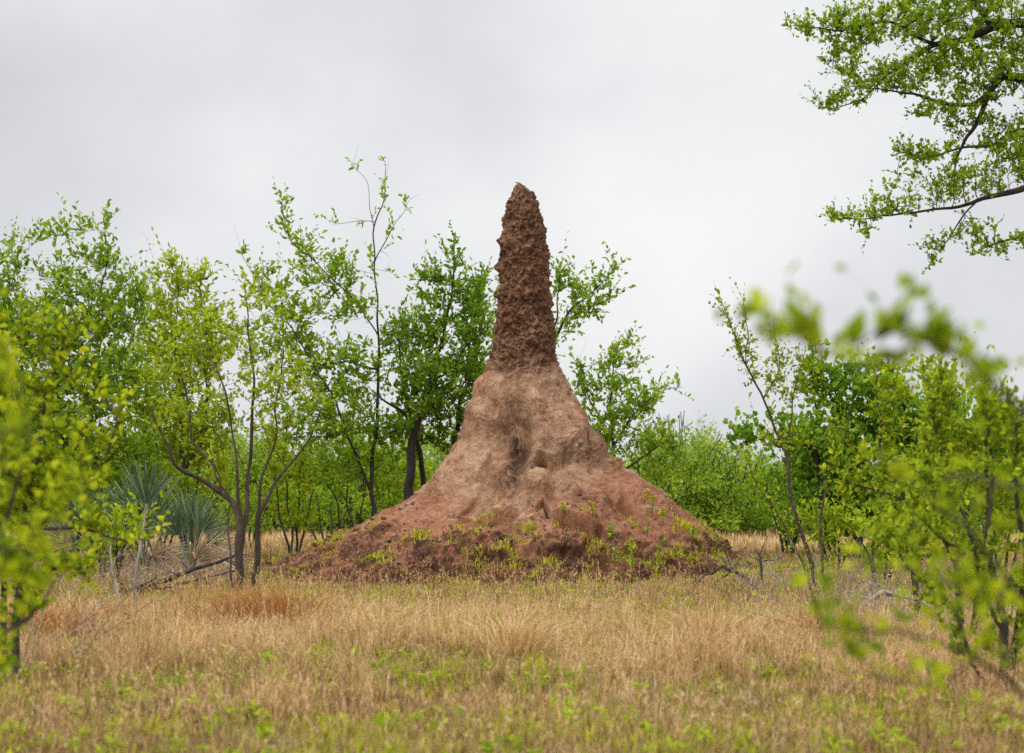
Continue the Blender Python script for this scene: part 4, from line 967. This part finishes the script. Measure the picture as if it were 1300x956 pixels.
# ------------------------------------------------------------------ seedlings on and before the mound
def seedling(px, Y, h, leaf, label, seed, n=10, ls=.05, pyv=None, group='seedlings sprouting on the mound foot'):
    rng = np.random.default_rng(seed); x = X(px, Y)
    if pyv is not None:        # find where this line of sight meets the mound, so that the plant roots there
        d_ = Vector((X(px, 1), 1, (HY - pyv) / FPX)).normalized(); hh = BVH.ray_cast(Vector((0, 0, H)), d_)
        if hh[0] is not None: x, Y = hh[0].x, hh[0].y
    z = surf_z(np.array([x]), np.array([Y]))[0][0]
    org = np.array([x, Y, z]); acc = Acc(); la = Acc()
    t = np.linspace(0, 1, 6)[:, None]; ln = rng.normal(size=3) * .1 * h; ln[2] = 0
    tube(acc, np.array([0, 0, 1.]) * h * t + ln * t ** 2 + np.array([0, 0, -.02]), np.linspace(.006, .002, 6), 4)
    tt = rng.uniform(.25, 1.02, n)[:, None]
    P_ = np.array([0, 0, 1.]) * h * tt + ln * tt ** 2
    D_ = norm(rng.normal(size=(n, 3)) * np.array([1, 1, .4]) + np.array([0, 0, .35]))
    add_leaves(la, P_, D_, ls * rng.uniform(.7, 1.4, n), rng, ratio=.45)
    r = empty('seedling', org, label, 'seedling', group)
    link('stem', acc.mesh('seedling_stem'), M['bark_brown'], r); link('foliage', la.mesh('seedling_foliage'), M[leaf], r)
SD = [(779, 590, .18, 'tiny yellow green seedling, highest on the right slope of the mound'),
      (752, 664, .22, 'yellow seedling on the bulging block of the mound'), (776, 690, .26, 'seedling just below the crack of the bulging block'),
      (818, 640, .22, 'small bright seedling in the middle of the right slope'), (828, 655, .30, 'leafy seedling among the low herbs of the right slope'),
      (842, 668, .26, 'seedling near the dark gully of the right slope'), (822, 682, .3, 'yellow sprig below the leafy herbs of the right slope'),
      (858, 684, .24, 'seedling low on the right slope above the dark clods'), (835, 712, .3, 'bushy seedling at the foot of the right slope'),
      (800, 712, .26, 'seedling left of the bushy one at the mound foot'), (880, 690, .2, 'outermost seedling on the right slope of the mound')]
for q, (px, py, h_, lab) in enumerate(SD):
    seedling(px, MY, h_, 'green_grass' if q % 2 else 'leaf_far', lab, 100 + q, n=16 + (q % 3) * 6, ls=.06, pyv=py)
seedling(802, 23.6, .62, 'leaf_far', 'slender dark stemmed sapling standing before the right foot of the mound', 130, n=20, ls=.07)
seedling(782, 24.2, .48, 'leaf_far', 'thin sapling just left of the slender dark one', 131, n=12, ls=.06)

# ------------------------------------------------------------------ clods on the mound foot
rng = np.random.default_rng(90)
ico = np.array([(0, 0, 1), (.894, 0, .447), (.276, .851, .447), (-.724, .526, .447), (-.724, -.526, .447), (.276, -.851, .447), (.724, .526, -.447), (-.276, .851, -.447), (-.894, 0, -.447), (-.276, -.851, -.447), (.724, -.526, -.447), (0, 0, -1)])
icf = np.array([(0, 1, 2), (0, 2, 3), (0, 3, 4), (0, 4, 5), (0, 5, 1), (1, 6, 2), (2, 7, 3), (3, 8, 4), (4, 9, 5), (5, 10, 1), (6, 7, 2), (7, 8, 3), (8, 9, 4), (9, 10, 5), (10, 6, 1), (6, 11, 7), (7, 11, 8), (8, 11, 9), (9, 11, 10), (10, 11, 6)])
n = 9000
rad = 1.9 + 2.2 * rng.uniform(0, 1, n) ** .8; aa = rng.uniform(0, 2 * math.pi, n)
x = pc[-6] + rad * np.cos(aa); y = MY + rad * np.sin(aa)
cln = pnoise(np.stack([x * 1.1, y * 1.1, x * 0], -1), 9)
keep = (cln > -.25 + rng.uniform(-.2, .2, n)) & (rng.uniform(0, 1, n) < sstep(1.8, 2.7, rad) * sstep(4.3, 3.3, rad) + .03)
x, y = x[keep], y[keep]; n = len(x); z, _ = surf_z(x, y)
sz = .006 + .030 * rng.uniform(0, 1, n) ** 5
V = ico[None] * rng.uniform(.65, 1.2, (n, 12, 1)) * sz[:, None, None] * rng.uniform(.6, 1.35, (n, 1, 3)) + np.stack([x, y, z + sz * .2], -1)[:, None]
cf = (np.arange(n) * 12)[:, None, None] + icf[None]
o = link('dirt_clods', make_mesh('dirt_clods', V.reshape(-1, 3), [cf.reshape(-1, 3)]), M['clod']); tag(o, 'loose dark dirt clods strewn round the mound foot', 'dirt', kind='stuff')

# ------------------------------------------------------------------ grass
def blades(n, xy, hgt, wid, lean, rng, lay=0.0, zoff=-.01):
    x, y = xy[:, 0], xy[:, 1]; z, on = surf_z(x, y)
    B = np.stack([x, y, z + zoff], -1); n = len(x)
    a = rng.uniform(0, 2 * math.pi, n)
    d = np.stack([np.cos(a), np.sin(a), np.zeros(n)], -1)
    side = norm(np.stack([-np.sin(a + rng.uniform(-1, 1, n)), np.cos(a), np.zeros(n)], -1))
    l1 = (lean * rng.uniform(.1, 1., n))[:, None]; up = np.array([0, 0, 1.])
    h = hgt[:, None]; w = (wid * rng.uniform(.7, 1.3, n))[:, None] * .5
    ua = np.sqrt(np.clip(1 - (l1 * .5) ** 2, .05, 1))
    m = B + h * .5 * (up * ua + d * l1 * .45)
    tp = m + h * .5 * norm(up * np.clip(1 - l1 * .8, .03, 1) + d * l1 * 1.3)
    V = np.stack([B - side * w, B + side * w, m - side * w * .9, m + side * w * .9, tp], 1)
    b = (np.arange(n) * 5)[:, None]
    return V.reshape(-1, 3), b + np.array([[0, 1, 3, 2]]), b + np.array([[2, 3, 4]])

def field(n, y0, y1, rng, margin=1.7, p=1.0):
    """points over the wedge that the camera sees, widened, denser near"""
    y = y0 + (y1 - y0) * rng.uniform(0, 1, n) ** p
    x = rng.uniform(-1, 1, n) * (650 / FPX * y * margin + .5)
    return np.stack([x, y], -1)

def mound_r(xy):
    a = np.arctan2(xy[:, 1] - MY, xy[:, 0] - pc[-2]); return np.hypot(xy[:, 0] - pc[-2], xy[:, 1] - MY) + .55 * fbm(np.stack([xy[:, 0] * 1.3, xy[:, 1] * 1.3, a * 0], -1), 3, 12) + .45 * pnoise(np.stack([np.cos(a) * 2.4, np.sin(a) * 2.4, a * 0], -1), 6)

def grass(name, label, n, mat, y0, y1, hfun, wid, lean, seed, patch, p=1.0, inner=3.4, zoff=-.01):
    rng = np.random.default_rng(seed)
    xy = field(n, y0, y1, rng, p=p)
    # tufts: pull blades towards clump centres
    cc = field(n // 16, y0, y1, rng, p=p); idx = rng.integers(0, len(cc), n); tu = rng.uniform(0, 1, n) < .62
    xy[tu] = cc[idx[tu]] + rng.normal(size=(int(tu.sum()), 2)) * .045
    hs = np.where(tu, (.75 + .6 * rng.uniform(0, 1, len(cc)))[idx], .9)
    pn = fbm(np.stack([xy[:, 0] * .6, xy[:, 1] * .45, xy[:, 0] * 0], -1), 2, 70) * .7 + pnoise(np.stack([xy[:, 0] * 2.6, xy[:, 1] * 1.7, xy[:, 0] * 0], -1), 71) * .5
    mr = mound_r(xy)
    pr_ = patch(xy, pn, mr)
    k = rng.uniform(0, 1, n) < pr_
    xy, hs, pn, mr = xy[k], hs[k], pn[k], mr[k]
    h = hfun(xy, pn, mr, rng) * hs * rng.uniform(.55, 1.25, len(xy))
    V, q4, q3 = blades(len(xy), xy, h, wid * np.exp(rng.normal(size=len(xy)) * .3) * (1 + xy[:, 1] * .012), np.full(len(xy), lean), rng, zoff=zoff)
    o = link(name, make_mesh(name, V, [q4, q3]), M[mat]); tag(o, label, 'grass', kind='stuff')
    print(name, len(xy), round(time.time() - T0, 1))
nomound = lambda mr, a=2.3, b=4.3: sstep(a, b, mr)
band = lambda y: sstep(12.4, 14.6, y) * sstep(22.0, 17.2, y)
grass('dry_grass', 'upright straw coloured dry grass before and around the mound', 430000, 'straw', 8.5, 34,
      lambda xy, pn, mr, r: (.07 + .03 * sstep(3.4, 6.0, mr) + .12 * sstep(4.5, 7.5, np.abs(xy[:, 0])) * sstep(20, 24, xy[:, 1]) + .15 * band(xy[:, 1] + 7 * pn) * (1 + 1.1 * pn)), .0036, 1.0, 201,
      lambda xy, pn, mr: nomound(mr) * np.clip(.24 + .24 * sstep(6.0, 4.5, mr) + 2.1 * pn + .42 * band(xy[:, 1] + 7 * pn) + .2 * sstep(4.5, 7.5, np.abs(xy[:, 0])), .03, 1), p=1.15)
grass('dry_grass', 'far straw grass between the trees and the far bushes', 80000, 'straw', 33, 46,
      lambda xy, pn, mr, r: .24 + .1 * pn, .009, .9, 202, lambda xy, pn, mr: np.clip(.6 + .8 * pn, .1, 1))
grass('grass_litter', 'flattened tangle of dead straw lying between the tufts', 260000, 'litter', 8.5, 34,
      lambda xy, pn, mr, r: .11 + 0 * mr, .0042, 2.0, 203, lambda xy, pn, mr: nomound(mr, 2.9, 3.6) * .9, p=1.1, zoff=.012)
grass('green_grass', 'short yellow green grass growing through the straw', 250000, 'green_grass', 8.5, 36,
      lambda xy, pn, mr, r: .07 + .05 * sstep(4, 6, mr), .0055, 1.3, 204,
      lambda xy, pn, mr: nomound(mr, 2.3, 3.5) * np.clip(.20 - 1.1 * pn + .06 * sstep(15.5, 12.5, xy[:, 1]) + .42 * sstep(6.0, 4.0, mr), .04, 1), p=1.15)
# low green tufts rooted in the bare soil of the mound foot
rng = np.random.default_rng(210); n = 620
aa = rng.uniform(math.pi * .92, math.pi * 2.08, n); rad = 2.3 + 1.7 * rng.uniform(0, 1, n) ** .65
kp = pnoise(np.stack([rad * np.cos(aa) * 1.5, rad * np.sin(aa) * 1.5, aa * 0], -1), 15) > -.12; aa, rad = aa[kp], rad[kp]; n = len(aa)
cx = pc[-4] + rad * np.cos(aa); cy = MY + rad * np.sin(aa)
m_ = 34; xy = np.stack([cx, cy], -1).repeat(m_, 0) + rng.normal(size=(n * m_, 2)) * (.03 + .05 * rng.uniform(0, 1, (n, 1)).repeat(m_, 0))
V, q4, q3 = blades(len(xy), xy, (.035 + .10 * rng.uniform(0, 1, n) ** 2).repeat(m_) * rng.uniform(.6, 1.3, len(xy)), np.full(len(xy), .013), np.full(len(xy), 1.5), rng)
o = link('grass_sprouts', make_mesh('grass_sprouts', V, [q4, q3]), M['green_grass']); tag(o, 'low green grass sprouts on the bare mound foot', 'grass', kind='stuff')
# seed stalks and low broad leaved weeds: too many to count
def scatter_plants(name, label, cat, n, y0, y1, seed, stalk):
    rng = np.random.default_rng(seed); xy = field(n, y0, y1, rng, p=1.1)
    pn = pnoise(np.stack([xy[:, 0] * 1.1, xy[:, 1] * .9, xy[:, 0] * 0], -1), 75); k = (pn > -.1) & (mound_r(xy) > 4.2); xy = xy[k]; n = len(xy)
    z, _ = surf_z(xy[:, 0], xy[:, 1]); B = np.stack([xy[:, 0], xy[:, 1], z - .01], -1); acc = Acc()
    if stalk:
        D = norm(rng.normal(size=(n, 3)) * .22 + np.array([0, 0, 1])); Lh = rng.uniform(.16, .40, n); bd = rng.normal(size=(n, 3)) * np.array([.05, .05, .01])
        tubes3(acc, B, D, Lh, np.full(n, .0016), bd, rng, 5)
        tt = rng.uniform(.68, 1, (n, 9)); PB = (B[:, None] + D[:, None] * (Lh[:, None] * tt)[..., None] + bd[:, None] * (tt ** 2)[..., None]).reshape(-1, 3)
        add_leaves(acc, PB, np.repeat(D, 9, 0) + rng.normal(size=PB.shape) * .45, rng.uniform(.012, .030, len(PB)), rng, ratio=.32)
        mat = M['straw']
    else:
        m = 11; D = norm(rng.normal(size=(n, m, 3)) * np.array([1, 1, .35]) + np.array([0, 0, .45])).reshape(-1, 3)
        PB = np.repeat(B, m, 0) + rng.normal(size=(n * m, 3)) * np.array([.012, .012, 0]) + np.array([0, 0, 1]) * rng.uniform(.01, .09, (n * m, 1))
        add_leaves(acc, PB, D, rng.uniform(.03, .075, n * m), rng, ratio=.38); mat = M['leaf_yellow']
    tag(link(name, acc.mesh(name), mat), label, cat, kind='stuff')
scatter_plants('grass_seed_stalks', 'thin seeding grass stalks standing above the straw', 'grass', 12000, 9, 27, 240, True)
scatter_plants('low_weeds', 'low broad leaved green weeds between the straw tufts', 'weeds', 2500, 9, 27, 241, False)
# dry twigs tangled low among the shrubs
rng = np.random.default_rng(250); acc = Acc()
for (pa, pb, ya, yb, m) in ((60, 300, 23.5, 29, 420), (1010, 1290, 15, 24, 420), (930, 1000, 22.5, 24.5, 90), (0, 120, 12.5, 17, 120), (420, 520, 30.5, 33, 90)):
    Yq = rng.uniform(ya, yb, m); xq = X(rng.uniform(pa, pb, m), Yq); zq, _ = surf_z(xq, Yq)
    Dq = norm(rng.normal(size=(m, 3)) * np.array([1, 1, .45]) + np.array([0, 0, .55]))
    tubes3(acc, np.stack([xq, Yq, zq], -1), Dq, rng.uniform(.2, .85, m), rng.uniform(.003, .007, m), rng.normal(size=(m, 3)) * np.array([.16, .16, .1]), rng, 6)
tag(link('dry_twig_tangle', acc.mesh('dry_twig_tangle'), M['dead_grey']), 'tangle of thin dry grey twigs low among the shrubs', 'twigs', kind='stuff')
# bent reddish tufts
def tuft(px, Y, label, seed, mat='straw_red', n=420, h=.42, spread=.16, wind=(.5, 0)):
    rng = np.random.default_rng(seed); x = X(px, Y); z = gz(x, Y); 
    b = rng.normal(size=(n, 2)) * spread * .5
    hh = h * rng.uniform(.5, 1.15, n)
    out = np.concatenate([b * 1.6 + np.array(wind) * .35 + rng.normal(size=(n, 2)) * .10, np.zeros((n, 1))], 1)
    B = np.concatenate([b, np.full((n, 1), -.01)], 1); side = norm(np.concatenate([rng.normal(size=(n, 2)), np.zeros((n, 1))], 1)) * .0025
    m1 = B + out * .35 + np.array([0, 0, 1]) * (hh * .62)[:, None]; tp = B + out * 1.25 + np.array([0, 0, 1]) * (hh * .95)[:, None]
    V = np.stack([B - side, B + side, m1 - side, m1 + side, tp], 1).reshape(-1, 3); k = (np.arange(n) * 5)[:, None]
    o = link('grass_tuft', make_mesh('grass_tuft', V, [k + np.array([[0, 1, 3, 2]]), k + np.array([[2, 3, 4]])]), M[mat], loc=(x, Y, z))
    tag(o, label, 'grass tuft', 'bent dry grass tufts')
tuft(345, 16.2, 'large reddish brown grass tuft bent over in front of the forked tree', 221, n=900, h=.44, spread=.34, wind=(-.55, 0))
tuft(1045, 15.5, 'rusty grass tuft bent sideways below the leaning shrub', 222, n=500, h=.30, spread=.22, wind=(.4, 0))
tuft(52, 15.5, 'brown grass tuft at the foot of the left near shrub', 223, n=600, h=.36, spread=.3, mat='straw_red', wind=(.2, 0))
tuft(655, 14.2, 'feathery straw tuft in the middle of the front grass', 224, n=500, h=.34, spread=.25, mat='straw', wind=(.2, 0))
tuft(480, 14.8, 'tall straw tuft in the front grass left of the middle', 225, n=420, h=.33, spread=.2, mat='straw', wind=(.1, 0))
tuft(905, 15.2, 'tall straw tuft in the front grass right of the middle', 226, n=520, h=.36, spread=.26, mat='straw', wind=(-.2, 0))

# ------------------------------------------------------------------ sky, sun, camera
w = bpy.data.worlds.new('World'); SC.world = w; w.use_nodes = True
nt = w.node_tree; nt.nodes.clear(); nd, lk = nt.nodes, nt.links
SUN_EL, SUN_AZ = math.radians(46), math.radians(243)        # azimuth clockwise from +Y (north)
sky = nd.new('ShaderNodeTexSky'); sky.sky_type = 'NISHITA'; sky.sun_disc = False
sky.sun_elevation = SUN_EL; sky.sun_rotation = SUN_AZ; sky.dust_density = 3
tc = nd.new('ShaderNodeTexCoord')
mp = nd.new('ShaderNodeMapping'); mp.inputs['Scale'].default_value = (3.4, 3.4, 3.9); mp.inputs['Location'].default_value = (1.3, 4.2, .4)
lk.new(tc.outputs['Generated'], mp.inputs[0])
cn = N(nd, 'ShaderNodeTexNoise', Scale=1.0, Detail=6.0, Roughness=.48); lk.new(mp.outputs[0], cn.inputs['Vector'])
cr = ramp(nd, [(0.32, (.64, .645, .685)), (0.46, (.77, .78, .81)), (0.56, (.89, .895, .91)), (0.68, (.97, .97, .975))]); lk.new(cn.outputs['Fac'], cr.inputs[0])
sx = nd.new('ShaderNodeSeparateXYZ'); lk.new(tc.outputs['Generated'], sx.inputs[0])
zr = N(nd, 'ShaderNodeMapRange', interpolation_type='SMOOTHSTEP'); zr.inputs['From Min'].default_value = .22; zr.inputs['From Max'].default_value = .95
zr.inputs['To Min'].default_value = 1.0; zr.inputs['To Max'].default_value = 3.1; lk.new(sx.outputs['Z'], zr.inputs['Value'])
vm = nd.new('ShaderNodeVectorMath'); vm.operation = 'SCALE'; lk.new(cr.outputs[0], vm.inputs[0]); lk.new(zr.outputs[0], vm.inputs['Scale'])
vs = nd.new('ShaderNodeVectorMath'); vs.operation = 'SCALE'; lk.new(sky.outputs[0], vs.inputs[0]); vs.inputs['Scale'].default_value = .06
mixs = mixrgb(nd, lk, .96, vs.outputs[0], vm.outputs[0])
bg = nd.new('ShaderNodeBackground'); bg.inputs['Strength'].default_value = 1.0; lk.new(mixs, bg.inputs[0])
wo = nd.new('ShaderNodeOutputWorld'); lk.new(bg.outputs[0], wo.inputs[0])
w.name = 'sky'

sl = bpy.data.lights.new('sun', 'SUN'); sl.energy = 1.5; sl.angle = math.radians(10); sl.color = (1, .955, .88)
so = bpy.data.objects.new('sun', sl); COL.objects.link(so)
dirv = Vector((math.sin(SUN_AZ) * math.cos(SUN_EL), math.cos(SUN_AZ) * math.cos(SUN_EL), math.sin(SUN_EL)))
so.rotation_euler = dirv.to_track_quat('Z', 'Y').to_euler(); so.location = (0, -10, 30)

cam = bpy.data.cameras.new('camera'); co = bpy.data.objects.new('camera', cam); COL.objects.link(co)
co.location = (0, 0, H); co.rotation_euler = (math.radians(90), 0, 0)
cam.sensor_width = 36; cam.lens = FPX / 1300 * 36; cam.shift_y = (HY - 478) / 1300
cam.clip_start = .05; cam.clip_end = 9000
cam.dof.use_dof = True; cam.dof.focus_distance = 27.0; cam.dof.aperture_fstop = 2.6
SC.camera = co

SC.view_settings.view_transform = 'Standard'; SC.view_settings.look = 'None'; SC.view_settings.gamma = 1; SC.view_settings.exposure = 0
SC.render.engine = 'CYCLES'
cy_ = SC.cycles; cy_.max_bounces = 6; cy_.diffuse_bounces = 4; cy_.glossy_bounces = 2; cy_.transmission_bounces = 4; cy_.transparent_max_bounces = 4
cy_.use_denoising = False; cy_.denoiser = 'OPENIMAGEDENOISE'; cy_.sample_clamp_indirect = 4
print('built', round(time.time() - T0, 1))
